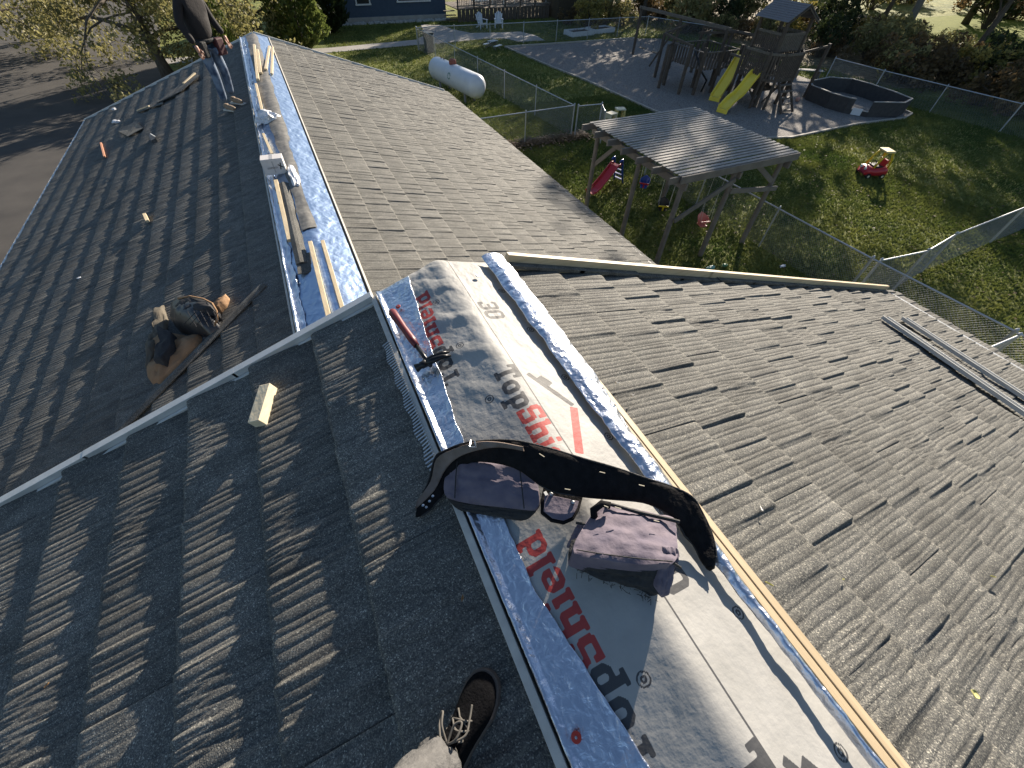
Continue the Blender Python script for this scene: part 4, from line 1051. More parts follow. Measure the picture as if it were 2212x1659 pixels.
# drooping tree beside the driveway, behind the far rake
place(make_tree('tree', 9.5, .30, L_OLIVE, 11, 'broad olive leaved tree with drooping branches beside the driveway', depth=3, cl=.66, nl=44, size=.085, clear=.20, droop=.28, spread=.7, nbr=16, lmul=.56), -5.8, 33.0, 1.0)
place(make_tree('tree', 9, .24, L_OLIVE, 15, 'olive leaved tree at the top left corner beyond the driveway', depth=3, cl=.8, nl=26, size=.11, clear=.2, droop=.25, spread=.7, nbr=12, lmul=.52), -15.5, 41.0, 1.0)
place(make_tree('tree', 7.5, .20, L_OLIVE, 12, 'olive leaved tree between the worker and the arborvitae', depth=3, cl=.6, nl=22, size=.10, clear=.12, droop=.12, nbr=11, lmul=.40), -.6, 38.5, 2.0)
# arborvitae and dark conifer
def conifer(name, H, R, m, seed, label, cat, n=9000, size=.10):
    rng = np.random.default_rng(seed); t = thing(name, (0, 0, 0), label, cat)
    MB().tube([(0, 0, -.1), (0, 0, H*.5), (0, 0, H*.93)], [R*.10, R*.06, .02], 8).build('trunk', BARK, t)
    z = rng.uniform(0, 1, n)**1.1; prof = np.minimum(1, (z/.12)**.5)*(1-z**1.7)**.8
    a = rng.uniform(0, 2*np.pi, n); lump = 1+.12*np.sin(a*5+z*13)+.10*np.sin(a*9-z*31)+.08*np.sin(a*17+z*55)
    r = R*prof*lump*rng.uniform(.55, 1, n)**.35
    p = np.stack([np.cos(a)*r, np.sin(a)*r, z*H+.05], 1)
    o_ = np.stack([np.cos(a), np.sin(a), np.full(n, .9)], 1)+rng.normal(size=(n, 3))*.5; o_ /= np.linalg.norm(o_, axis=1)[:, None]
    bb = np.cross(o_, rng.normal(size=(n, 3))); bb /= np.linalg.norm(bb, axis=1)[:, None]; s = (size*rng.uniform(.6, 1.5, n))[:, None]
    V = np.stack([p-o_*s, p+bb*s*.5, p+o_*s*1.2, p-bb*s*.5], 1).reshape(-1, 3)
    np_mesh('crown', V, np.arange(n*4).reshape(n, 4), m, t, smooth=False); return t
place(conifer('arborvitae', 6.2, 1.75, L_ARB, 5, 'big dense arborvitae beyond the far end of the roof ridge', 'arborvitae', 16000, .11), 1.9, 38.3)
place(conifer('conifer', 7.0, 1.5, L_DARK, 6, 'dark conifer at the left corner of the blue house', 'conifer', 12000, .13), 4.4, 43.2)
place(conifer('arborvitae', 4.6, 1.0, L_ARB, 8, 'small rounded evergreen tree behind the far left rake near the worker', 'arborvitae', 6000, .09), -2.6, 30.6)
# wood to the right and behind the play area
GT = 'tall trees of the wood behind the yard'
big = [make_tree('tree', 14.5, .34, L_OLIVE, 21, 'x', group=GT, depth=3, cl=1.0, nl=9, size=.19, clear=.30, nbr=11, lmul=.33, bark=BARKG),
       make_tree('tree', 13.5, .28, L_MID, 22, 'x', group=GT, depth=3, cl=1.1, nl=10, size=.19, clear=.24, nbr=11, lmul=.34, lean=(.10, -.03)),
       make_tree('tree', 13, .26, L_BRN, 23, 'x', group=GT, depth=3, cl=.9, nl=6, size=.18, clear=.28, nbr=12, lmul=.34, lean=(-.06, .05))]
rn = random.Random(8)
spots = [(50.3, 26.9, 0, .95, 'thick grey leaning trunk at the edge of the lit meadow'), (54.0, 31.5, 2, .9, 'leaning dark trunk crossing behind the thick grey one'),
 (36.5, 37.0, 1, .95, None), (40.5, 33.0, 0, 1.22, 'tallest olive leaved tree right behind the play tower roof'), (47.5, 20.0, 1, .80, None),
 (33.0, 41.0, 1, 1.0, None), (28.8, 44.5, 2, .8, None), (25.0, 50.5, 0, .62, None), (35.0, 46.5, 1, 1.05, None), (40.0, 40.0, 2, 1.05, None), (30.0, 52.0, 1, .7, None),
 (52.0, 6.0, 0, .9, None), (47.5, 3.5, 1, .92, None), (55.0, 17.0, 1, 1.05, None), (60.0, 40.0, 0, 1.1, None), (50.0, 44.0, 1, 1.1, None), (66.0, 30.0, 2, 1.1, None), (70, 45, 1, 1.1, None), (58, 52, 0, 1.1, None), (44, 55, 1, 1.1, None), (80, 38, 0, 1.1, None), (78, 24, 1, 1.1, None), (20, 60, 1, .6, None), (-12, 66, 0, .9, None), (-22, 60, 1, .9, None)]
used = set()
wordsk = ['olive leaved', 'green leaved', 'thin brown leaved']
def region(x, y):
    if y > 56: return 'far beyond the blue house' if x < 25 else 'deepest in the wood'
    if x < 23: return 'behind the garden deck'
    if x < 31: return 'behind the brown shed'
    if y > 38: return 'in the wood behind the swing beam'
    if x < 43 and y > 24: return 'right behind the play tower roof'
    if y < 9: return 'in the thicket at the right frame edge'
    if x > 56: return 'on the far side of the lit meadow'
    if y > 24: return 'at the wood edge left of the lit meadow'
    return 'in the thicket to the right of the ball pit' if y < 15 else ('straight behind the ball pit' if y < 20 else 'between the ball pit and the play tower')
seen = {}
for i, (x, y, k, s, lb) in enumerate(spots):
    if x < 34 and 40 < y < 50: s *= .74
    gen = 'tall %s tree %s' % (wordsk[k], region(x, y))
    if gen in seen and not lb: gen = gen.replace('tall', rn.choice(['slender', 'wide', 'big', 'leafy']), 1)
    seen[gen] = 1
    if k not in used: c = place(big[k], x, y, rn.uniform(0, 6) if i > 1 else (0, 2.4)[i], s); c['label'] = lb or gen; used.add(k)
    else: c = again(big[k], x, y, rn.uniform(0, 6), s, lb or gen)
    if lb and 'group' in c.keys(): del c['group']
# shrubs of the thicket
def make_shrub(seed, m, H=1.6, R=1.3, n=30, nl=60, size=.075, name='shrub'):
    rng = np.random.default_rng(seed); t = thing(name, (0, 0, 0), 'x', 'shrub', 'shrubs of the thicket beyond the fence'); b = MB(); cs = []
    for k in range(n):
        a = rng.uniform(0, 6.28); q = Vector((math.cos(a)*R*rng.uniform(.15, 1), math.sin(a)*R*rng.uniform(.15, 1), H*rng.uniform(.2, 1))); cs.append(tuple(q))
        b.tube([(q.x*.1, q.y*.1, -.05), (q.x*.5, q.y*.5, q.z*.6), tuple(q)], [.02, .014, .005], 4, cap=False)
    b.build('stems', BARK, t); V, F = leaf_cloud(cs, [.38*rng.uniform(.6, 1.3) for _ in cs], nl, size, rng, .8); np_mesh('foliage', V, F, m, t, smooth=False); return t
sh_ = [make_shrub(31, L_OLIVE), make_shrub(32, L_BRN, 1.3, 1.5), make_shrub(33, L_DARK, 1.9, 1.3), make_shrub(34, L_YEL, 1.4, 1.4), make_shrub(35, L_MID, 1.5, 1.4)]
sk = ['olive', 'brown', 'dark green', 'yellowish', 'mid green']
fr_ = [True]*5; rn = random.Random(14)
def shrub(x, y, k, s, low=''):
    lb = '%s %s shrub %s' % ('low' if s < .9 else ('large' if s > 1.3 else ('middling' if s < 1.1 else 'bushy')), sk[k], region(x, y))
    if fr_[k]: c = place(sh_[k], x, y, rn.uniform(0, 6), s); fr_[k] = False
    else: c = copy_tree(sh_[k]); place(c, x, y, rn.uniform(0, 6), s)
    c['label'] = lb; return c
for i in range(96):
    if i < 52: x = rn.uniform(34.0, 46); y = rn.uniform(2, 25); x += max(0, (12-y)*.25)
    elif i < 76: x = rn.uniform(32, 46); y = rn.uniform(27, 42)
    else: x = rn.uniform(24, 40); y = rn.uniform(37, 52)
    if x < 34.5 and y < 33: x += 4
    if 24 < x < 33 and 42 < y < 48: y += 6
    shrub(x, y, rn.choice([0, 1, 1, 2, 3, 0, 4]), rn.uniform(.7, 1.5))
for i in range(18): shrub(rn.uniform(64, 82), rn.uniform(12, 50), rn.choice([1, 2, 2, 0, 3]), rn.uniform(1.5, 2.6))
MEADOW = mat('meadow_grass', (.13,.16,.02), .9, scale=1.5, col2=(.19,.215,.03), bump=.8, bscale=6, bdist=.1, detail=7, spec=.05)
sheet('meadow', [(46.5,10), (54,2), (95,-4), (95,34), (60,34), (50,29)], Z(1), MEADOW)
LITTER = mat('leaf_litter', (.07,.055,.03), .95, scale=3, col2=(.22,.17,.09), bump=1, bscale=10, bdist=.08, detail=8, contrast=.3)
sheet('wood_floor', [(33.5,17), (41,15), (49,19), (52,30), (60,34), (60,75), (16,75), (22,46), (29,40), (32,34)], Z(1)+.001, LITTER)
lawn_l = mat('leafy_ground', (.05,.045,.02), .95, scale=4, col2=(.16,.13,.06), bump=1, bscale=12, bdist=.06, detail=8, contrast=.3)

# ---------------------------------------------------------------- chain link fences
WIRE = mat('galvanised_wire', (.30,.31,.32), .5, .4); PIPE = mat('galvanised_pipe', (.36,.38,.40), .45, .5, scale=30, col2=(.46,.48,.50))
FH = 1.2
def fence(pts, label, group=None, spacing=2.9, mesh=True, h=FH, sp=.075, wr=.0019):
    o0 = Vector((*pts[0], ZG)); t = thing('chain_link_fence', o0, label, 'fence', group)
    for i in range(len(pts)-1):
        a = Vector((*pts[i], ZG)); b_ = Vector((*pts[i+1], ZG)); L = (b_-a).length; d = (b_-a)/L; n = max(1, round(L/spacing))
        for k in range(n+(1 if i == len(pts)-2 else 0)):
            p = a+d*L*k/n-o0; end = (k == 0)
            MB().lathe([(.032 if end else .024, -.1), (.032 if end else .024, h+.04), (.036 if end else .03, h+.05), (.012, h+.085)], p, 10).build('post', PIPE, t)
        r = MB(); r.tube([a-o0+Vector((0, 0, h)), b_-o0+Vector((0, 0, h))], .021, 8); r.build('top_rail', PIPE, t)
        V = []; F = []
        nrm = d.cross(Vector((0, 0, 1)))
        def wire(p, q):
            base = len(V); u = (q-p).normalized().cross(nrm).normalized()*wr; w_ = nrm*wr
            for e in (p, q): V.extend([e+u, e-u*.5+w_, e-u*.5-w_])
            F.extend([(base+j, base+(j+1) % 3, base+3+(j+1) % 3, base+3+j) for j in range(3)])
        m_ = int((L+h)/sp)
        for k in range(m_):
            s = k*sp
            for sg in (0, 1):
                x0, z0 = s, 0.0; x1, z1 = s-h, h
                if x0 > L: z0 = x0-L; x0 = L
                if x1 < 0: z1 = h+x1; x1 = 0
                if z1 <= z0: continue
                X0, X1 = (x0, x1) if sg == 0 else (L-x0, L-x1)
                wire(a-o0+d*X0+Vector((0, 0, z0+.02)), a-o0+d*X1+Vector((0, 0, z1-.01)))
        mesh_obj('wire_mesh', V, F, WIRE, t)
    return t
fence([(9.2, 35.4), (10.75, 17.15), (6.0, 17.0)], 'chain link fence around the propane tank, running down to the corner near the shade structure')
fence([(9.25, 35.45), (17.3, 35.2), (28.5, 34.9), (30.8, 30)], 'chain link fence along the far sidewalk behind the play area')
fence([(10.85, 17.0), (12.0, 16.9), (11.5, 15.9)], 'short chain link gate standing ajar beside the fence corner', spacing=1.5)
fence([(11.3, 12.5), (11.5, 4.1), (11.7, 1.1), (11.8, -4)], 'long chain link fence passing behind the shade structure to the right')
fence([(11.6, 3.95), (13.2, 3.75), (14.8, 3.95), (18.6, 4.05), (26, 4.2)], 'chain link fence branching off to the right edge of the yard')
fence([(11.6, 1.0), (8.4, 1.15)], 'short chain link fence end beside the eave at the right', spacing=1.6)
fence([(30.7, 19.5), (30.7, 16.4), (31.2, 9.9), (31.7, -4)], 'far chain link fence between the lawn and the thicket')

# ---------------------------------------------------------------- propane tank
WHITE = mat('white_enamel', (.62,.64,.67), .35, scale=3, col2=(.55,.57,.60), bump=.03)
tp = Vector((8.1, 24.7, ZG)); t = thing('propane_tank', tp, 'big white propane tank with a rusty red dome cap on the grass', 'propane tank', rz=math.atan2(-4.4, .8))
R = Matrix.Rotation(math.pi/2, 3, 'Y'); Lh = 1.95; rr = .52
prof = [(.02, -Lh-.42)]+[(rr*math.cos(a), -Lh-.42*math.sin(a)) for a in np.linspace(1.45, 0, 8)]+[(rr*math.cos(a), Lh+.42*math.sin(a)) for a in np.linspace(0, 1.45, 8)]+[(.02, Lh+.42)]
b = MB(); b.lathe(prof, (0, 0, .80), 32, R); smooth_by_angle(b.build('shell', WHITE, t), 40)
MB().lathe([(.17, 1.26), (.19, 1.34), (.19, 1.44), (.16, 1.50), (.06, 1.53)], (-.25, 0, 0), 18).build('dome_cap', mat('rusty_red', (.20,.055,.035), .7, scale=12, col2=(.28,.09,.06)), t)
for x in (-1.3, 1.3):
    for y in (-.28, .28): MB().box((x, y, .18), (.16, .05, .40)).build('leg', mat('leg_steel', (.18,.18,.18), .7), t)
for x in (-1.5, -1.2): MB().lathe([(.03, 1.28), (.03, 1.38), (.015, 1.40)], (x, .02, 0), 8).build('valve', BASE, t)
TEAL = mat('teal_print', (.06,.22,.18), .6); b = MB()
for k in range(10):
    a0 = k*.6; 
    th_ = .55; r2 = .524
    z_ = lambda v: (r2*math.sin(v))
    for (aa, bb_) in ((a0, a0+.45),):
        P4 = [(math.cos(q)*rad_, math.sin(q)*rad_) for q, rad_ in ((aa, .10), (bb_, .10), (bb_, .15), (aa, .15))]
        b.add([(.15+px, -(r2+.003)*math.cos(.25+pz/r2), .80+(r2+.003)*math.sin(.25+pz/r2)) for px, pz in P4], [(0, 1, 2, 3)])
b.build('logo_print', TEAL, t)

# ---------------------------------------------------------------- shade structure with slatted roof
SL = mat('weathered_slats', (.15,.142,.132), .85, scale=5, col2=(.42,.40,.365), bump=.3, stretch=(1.5, 12, 12), contrast=.6); SD = mat('weathered_beam', (.125,.110,.095), .85, scale=5, col2=(.19,.17,.145), bump=.3)
pz = ZG; x0, x1, y0, y1, RZ = 7.40, 11.42, 7.15, 11.15, 2.62
po2 = Vector((x0, y0, ZG)); t = thing('shade_structure', po2, 'weathered timber shade structure with a slatted flat roof on tall posts', 'pergola')
ns = 27
for k in range(ns):
    y = y0+(y1-y0)*(k+.5)/ns; dz = random.Random(k).uniform(-.004, .004)
    MB().box(Vector(((x0+x1)/2+.02*math.sin(k*3.1), y, ZG+RZ+dz))-po2, (x1-x0, .088, .018)).build('slat', SL, t)
for k in range(7):
    x = x0+.28+(x1-x0-.5)*k/6
    x = x0+.1+(x1-x0-.2)*k/6
    MB().box(Vector((x, (y0+y1)/2, ZG+RZ-.09))-po2, (.045, y1-y0-.06, .14)).build('rafter', SD, t) if False else None
for k in range(7):
    y = y0+.06+(y1-y0-.12)*k/6
    MB().box(Vector(((x0+x1)/2-.12, y, ZG+RZ-.095))-po2, (x1-x0+.30, .05, .15)).build('rafter', SD, t)
for x in (x0+.22, x0+2.0, x1-.25):
    MB().box(Vector((x, (y0+y1)/2, ZG+RZ-.26))-po2, (.06, y1-y0+.15, .17)).build('beam', SD, t)
MB().box(Vector((x1-.1, (y0+y1)/2, ZG+RZ-.09))-po2, (.05, y1-y0, .17)).build('beam', SD, t)
MB().box(Vector(((x0+x1)/2, y0-.03, ZG+RZ-.08))-po2, (x1-x0, .045, .17)).build('fascia', SD, t)
posts = [(x0+.28, y0+.12), (x0+.18, y0+1.7), (x0+.22, y1-.22), (x0+1.95, y0+.08), (x1-.35, y0+.12), (x0+2.8, y1-1.0), (x1-.35, y1-.2)]
for x, y in posts:
    b = MB(); b.tube([Vector((x, y, ZG-.1))-po2, Vector((x, y, ZG+RZ-.18))-po2], [.075, .062], 9); b.build('post', SD, t)
for a, b_ in (((x0+.30, y0+.02, 1.45), (x0+1.95, y0, 2.25)), ((x0+1.95, y0, 1.95), (x1-.2, y0, 1.72)), ((x1-1.2, y0+.3, 2.45), (x1-.4, y0+.1, 1.9)), ((x0+.25, y1-.25, 1.5), (x0+.25, y1-1.2, 2.35)), ((x1-.35, y1-.3, 1.5), (x1-.4, y1-1.4, 2.3))):
    MB().bar(Vector((a[0], a[1], ZG+a[2]))-po2, Vector((b_[0], b_[1], ZG+b_[2]))-po2, .045, .12).build('brace', SD, t)
# swings hanging from it
def swing(name, x, y, zt, m, label, ry, roll=0, col=None, shell=True, mr=None):
    o0 = Vector((x, y, ZG+zt)); t = thing(name, o0, label, 'swing', 'toddler swings under the shade structure', rz=ry)
    b = MB(); V = []; F = []; K = 14; J = 8
    for j in range(J+1):
        s = j/J
        for k in range(K+1):
            a = -math.pi*.62+math.pi*1.24*k/K
            bh = .30*(1-abs(k/K-.5)*1.1)
            V.append((-.17*math.cos(a)*(.55+.45*s), .17*math.sin(a)*(.6+.4*s), s*bh-.02))
    for j in range(J):
        for k in range(K): q = j*(K+1)+k; F.append((q, q+1, q+K+2, q+K+1))
    o = mesh_obj('seat', V+[(v[0]*.0+v[0]*.6, v[1]*.6, -.03) for v in V[:K+1]], F+[(k, k+K+1+0 if False else (J+1)*(K+1)+k, (J+1)*(K+1)+k+1, k+1) for k in range(K)], m, t, smooth=True)
    md = o.modifiers.new('s', 'SOLIDIFY'); md.thickness = .015
    MB().box((.03, 0, -.03), (.26, .22, .03)).build('seat_base', m, t, bevel=.01)
    MB().bar((.14, -.16, .10), (.14, .16, .10), .03, .05).build('front_bar', mr or m, t, bevel=.008)
    MB().box((.15, 0, .03), (.03, .05, .13)).build('front_post', mr or m, t)
    for s in (-1, 1):
        b = MB(); b.tube([(0, s*.17, .16), (0, s*.19, RZ-zt-.22)], .006, 5); b.build('rope', PALE, t)
        b = MB(); b.tube([(.14, s*.16, .12), (0, s*.185, .75)], .005, 5); b.build('rope', PALE, t)
    return t
BLUEP = mat('blue_plastic', (.012,.055,.30), .35); YELP = mat('yellow_plastic', (.58,.42,.015), .4); BLKP = mat('black_plastic', (.012,.012,.014), .4); PINKP = mat('pink_plastic', (.62,.19,.15), .45); REDP = mat('red_plastic_toy', (.42,.018,.030), .35)
swing('swing', 10.0, 11.0, .45, BLUEP, 'blue toddler swing with red front bar under the shade structure', 3.9, mr=REDP)
swing('swing', 9.45, 9.35, .50, BLKP, 'black toddler swing with yellow front bar under the shade structure', 4.1, mr=YELP)
swing('swing', 9.85, 8.0, .55, PINKP, 'faded pink toddler swing under the shade structure', 4.5)
# toddler slide
sp_ = Vector((9.7, 12.3, ZG)); t = thing('toddler_slide', sp_, 'small red toddler slide with blue ladder behind the shade structure posts', 'slide', rz=rad(198))
b = MB(); prof2 = [(0, .72), (.15, .70), (.35, .56), (.7, .34), (1.05, .14), (1.25, .08), (1.4, .09)]
for (xa, za), (xb, zb) in zip(prof2, prof2[1:]): b.bar((xa, 0, za), (xb, 0, zb), .34, .025)
b.build('chute', REDP, t)
for s in (-1, 1):
    b = MB(); b.tube([(x, s*.18, z+.06) for x, z in prof2], .028, 8); b.build('chute_side', REDP, t, smooth=True)
    b = MB(); b.tube([(-.35, s*.19, 0), (-.12, s*.18, .55), (-.02, s*.18, .92), (.12, s*.18, .86)], .035, 8); b.build('ladder_side', BLUEP, t, smooth=True)
for k in range(3): MB().bar((-.28+.08*k, -.18, .16+.18*k), (-.28+.08*k, .18, .16+.18*k), .08, .03).build('step', BLUEP, t)
# two little chairs
CREAM = mat('cream_plastic', (.62,.57,.40), .45); YCR = mat('pale_yellow_plastic', (.60,.48,.18), .45)
for x, y, m, lb, rz in ((13.25, 17.75, CREAM, 'cream plastic toddler stool behind the shade structure, left one', .2), (14.05, 18.15, YCR, 'pale yellow plastic toddler stool behind the shade structure, right one', -.3)):
    t = thing('stool', (x, y, ZG), lb, 'stool', rz=rz); MB().box((0, 0, .50), (.46, .40, .06)).build('seat', CREAM, t, bevel=.02)
    for sx in (-1, 1):
        for sy in (-1, 1): MB().bar((sx*.17, sy*.14, .48), (sx*.22, sy*.18, 0), .08, .08).build('leg', m, t, bevel=.01)
    for sx in (-1, 1): MB().box((sx*.185, 0, .40), (.06, .28, .16)).build('side_panel', m, t)
# toy car
t = thing('toy_car', at(1876, 380), 'red ride-in toy car with a yellow roof on the lawn', 'toy car', rz=rad(158)); t.scale = (1.15, 1.15, 1.15)
b = MB(); prof3 = [(-.36, .16, .24), (-.34, .34, .27), (-.22, .40, .28), (-.05, .36, .28), (.10, .32, .27), (.28, .36, .26), (.38, .30, .22), (.40, .16, .18)]
V = []; F = []; K = 10
for x, z, wd in prof3:
    for k in range(K): a = math.pi*k/(K-1); V.append((x, wd*math.cos(a)**1 if abs(math.cos(a)) > 0 else 0, .12+(z-.12)*math.sin(a)**.35))
for i in range(len(prof3)-1):
    for k in range(K-1): F.append((i*K+k, i*K+k+1, (i+1)*K+k+1, (i+1)*K+k))
F += [tuple(range(K)), tuple((len(prof3)-1)*K+k for k in range(K))[::-1], tuple(i*K for i in range(len(prof3)))+tuple(i*K+K-1 for i in reversed(range(len(prof3))))]
mesh_obj('body', V, F, REDP, t, smooth=True)
MB().box((-.02, 0, .345), (.30, .36, .06)).build('seat_well', BLKP, t, bevel=.02)
MB().box((-.20, 0, .46), (.06, .34, .22)).build('seat_back', REDP, t, bevel=.02)
for s in (-1, 1):
    b = MB(); b.tube([(.20, s*.21, .34), (.10, s*.19, .62), (.02, s*.17, .80)], .03, 8); b.build('front_pillar', YELP, t, smooth=True)
    b = MB(); b.tube([(-.30, s*.21, .34), (-.26, s*.19, .62), (-.18, s*.17, .80)], .035, 8); b.build('rear_pillar', YELP, t, smooth=True)
    MB().lathe([(.03, -.01), (.05, 0), (.04, .02)], (.395, s*.11, .30), 12, Matrix.Rotation(math.pi/2, 3, 'Y')).build('headlight', WHITE, t)
    for x in (-.24, .26): 
        wo_ = MB().lathe([(.04, -.035), (.085, -.035), (.09, 0), (.085, .035), (.04, .035)], (x, s*.25, .09), 16, Matrix.Rotation(math.pi/2, 3, 'X')).build('wheel', BLKP, t)
        MB().lathe([(.04, -.04), (.04, .04)], (x, s*.252, .09), 10, Matrix.Rotation(math.pi/2, 3, 'X')).build('hub', CREAM, t)
MB().box((-.08, 0, .82), (.32, .42, .06)).build('roof', mat('sunbleached_yellow', (.62,.50,.22), .5), t, bevel=.025)
b = MB(); b.tube([(.12, .10*math.cos(a), .42+.10*math.sin(a)) for a in np.linspace(0, 6.1, 12)], .012, 6, closed=True); b.build('steering_wheel', BLKP, t)

# ---------------------------------------------------------------- round ball pit
PIT = mat('dark_pit_boards', (.035,.033,.034), .8, scale=6, col2=(.06,.056,.055), bump=.2); CAPW = mat('pit_cap', (.25,.245,.23), .8, scale=9, col2=(.34,.33,.31))
gc = Vector((27.95, 15.8, ZG)); t = thing('ball_pit', gc, 'dark many-sided ball pit with pale top boards at the edge of the gravel', 'ball pit'); hgt = .66
gpts = [Vector((x, y, ZG))-gc for x, y in ((26.05, 15.8), (26.2, 14.85), (26.75, 13.95), (28.25, 13.3), (29.35, 13.6), (29.75, 14.9), (29.95, 16.4), (29.9, 17.4), (28.9, 18.15), (27.1, 17.95), (26.3, 17.3))]
up_ = Vector((0, 0, 1)); n = len(gpts)
for k in range(n):
    a, b_ = gpts[k], gpts[(k+1) % n]
    if k == 2:
        m1 = a.lerp(b_, .32); m2 = a.lerp(b_, .40)
    for p_, q_, hh in (((a, b_, hgt),) if k not in (1,) else ((a, a.lerp(b_, .25), hgt), (a.lerp(b_, .25), b_, .22))):
        MB().bar(p_+up_*hh/2, q_+up_*hh/2, .05, hh).build('wall_panel', PIT, t)
        MB().bar(p_+up_*(hh+.018), q_+up_*(hh+.018), .09, .032).build('cap_board', CAPW, t)
a, b_ = gpts[1], gpts[2]; d3 = (b_-a).normalized(); q = a.lerp(b_, .3)+Vector((-.05, -.05, 0))
MB().bar(q+up_*.17, q+d3*.45+up_*.17, .02, .30).build('notice', WHITE, t)
b = MB(); b.lathe([(.02, -.11)]+[(.11*math.cos(a), .11*math.sin(a)) for a in np.linspace(-1.4, 1.4, 9)]+[(.02, .11)], (0, 0, 0), 16); o = b.build('ball', mat('pink_ball', (.45,.25,.20), .5), None, smooth=True); o.location = (25.5, 17.2, ZG+.11); tag(o, 'pale pink ball on the gravel beside the ball pit', 'ball')
b = MB(); b.lathe([(.02, -.10)]+[(.10*math.cos(a), .10*math.sin(a)) for a in np.linspace(-1.4, 1.4, 9)]+[(.02, .10)], (0, 0, 0), 16); o = b.build('ball', PALE, None, smooth=True); o.location = (26.9, 17.1, ZG+.11); tag(o, 'small grey ball inside the ball pit', 'ball')
t = thing('bench', (30.4, 20.6, ZG), 'low grey timber bench between the play tower and the ball pit', 'bench', rz=rad(-35))
for k in range(3): MB().box((0, -.14+.14*k, .42), (1.7, .12, .04)).build('seat_board', CAPW, t)
for s in (-1, 1): MB().box((s*.65, 0, .20), (.10, .36, .40)).build('leg', SD, t)

# ---------------------------------------------------------------- wooden play set
PW2 = mat('playset_timber', (.062,.046,.035), .85, scale=6, col2=(.11,.085,.065), bump=.3); PWL = mat('playset_boards', (.10,.082,.066), .85, scale=7, col2=(.16,.135,.11), bump=.3); SHG = mat('shingle_grey', (.12,.115,.12), .85, scale=25, col2=(.2,.19,.2), bump=.5)
SLY = mat('slide_yellow', (.80,.60,.05), .4, scale=2, col2=(.85,.66,.09))
pc = Vector((23.0, 17.6, ZG)); t = thing('play_set', pc, 'big brown timber climbing fort with roofed tower, bridge and swing beam on gravel', 'play set')
def V3(x, y, z): return Vector((x, y, ZG+z))-pc
def post(x, y, h, r=.065, z0=-.1): MB().box(V3(x, y, (h+z0)/2), (r*2, r*2, h-z0)).build('post', PW2, t)
def boards(a, b_, z0, z1, nb, m=PWL, nm_='picket', wd=.09):
    a = Vector(a); b_ = Vector(b_)
    for k in range(nb):
        p = a.lerp(b_, (k+.5)/nb); j = random.Random(k*7+nb).uniform(-.02, .02); d_ = (b_-a).normalized()
        R_2 = Matrix((Vector((d_.x, d_.y, 0)), Vector((-d_.y, d_.x, 0)), Vector((0, 0, 1)))).transposed()
        MB().box(V3(p.x, p.y, (z0+z1)/2+j), (wd, .022, z1-z0), R_2).build(nm_, m, t)
def rail(a, b_, m=PW2, w_=.06, h_=.10, nm_='rail'): MB().bar(V3(*a), V3(*b_), w_, h_).build(nm_, m, t)
tx0, tx1, ty0, ty1 = 22.3, 23.9, 17.3, 18.9
for x in (tx0, tx1):
    for y in (ty0, ty1): post(x, y, 3.55)
for z in (.75, 1.5): MB().box(V3((tx0+tx1)/2, (ty0+ty1)/2, z), (tx1-tx0+.1, ty1-ty0+.1, .06)).build('deck', PW2, t)
# octagonal skirt of boards round the tower
oc = [(tx0-.4, ty0-.05), (tx0+.15, ty0-.5), (tx1-.2, ty0-.5), (tx1+.35, ty0), (tx1+.35, ty1), (tx1-.1, ty1+.4)]
oc2 = [(tx0-.4, ty1), (tx0-.4, ty0-.05)]
for a, b_ in list(zip(oc, oc[1:]))+[oc2]:
    boards(a, b_, 1.20, 2.25, max(4, int(math.dist(a, b_)/.12)), PW2); rail((*a, 2.28), (*b_, 2.28), PWL); rail((*a, 1.25), (*b_, 1.25))
    post(*a, 2.35, .05)
MB().prism([V3(x, y, 1.42) for x, y in oc+[(tx0-.4, ty1)]], (0, 0, .06)).build('deck', PW2, t)
# upper boarded box below the roof
for a, b_, m_ in (((tx0, ty0), (tx1, ty0), PWL), ((tx1, ty0), (tx1, ty1), PW2), ((tx0, ty0), (tx0, ty1), PW2)):
    boards(a, b_, 2.35, 2.95, int(math.dist(a, b_)/.12), m_); rail((*a, 2.98), (*b_, 2.98), PWL)
MB().box(V3((tx0+tx1)/2, (ty0+ty1)/2, 2.32), (tx1-tx0, ty1-ty0, .05)).build('deck', PW2, t)
# gabled roof, ridge across
rx0, rx1, ry0, ry1 = tx0-.3, tx1+.3, ty0-.2, ty1+.2; rm = (rx0+rx1)/2
for (xa, za), (xb, zb) in (((rx0, 3.45), (rm, 4.05)), ((rm, 4.05), (rx1, 3.45))):
    b = MB(); n_r = 9
    for k in range(n_r):
        s0, s1 = k/n_r, (k+1)/n_r
        if xb == rm: lo, hi = (xa+(xb-xa)*s0, za+(zb-za)*s0), (xa+(xb-xa)*s1, za+(zb-za)*s1)
        else: lo, hi = (xb+(xa-xb)*s0, zb+(za-zb)*s0), (xb+(xa-xb)*s1, zb+(za-zb)*s1)
        MB().bar(V3(lo[0], (ry0+ry1)/2, lo[1]+.02).lerp(V3(hi[0], (ry0+ry1)/2, hi[1]), .0), V3(hi[0], (ry0+ry1)/2, hi[1]+.008), ry1-ry0, .02, (0, 0, 1)).build('roof_board', SHG, t)
for y in (ry0, ry1):
    MB().prism([V3(rx0, y, 3.40), V3(rm, y, 4.0), V3(rx1, y, 3.40), V3(rx1, y, 3.33), V3(rm, y, 3.92), V3(rx0, y, 3.33)], (0, .03, 0)).build('barge_board', PW2, t)
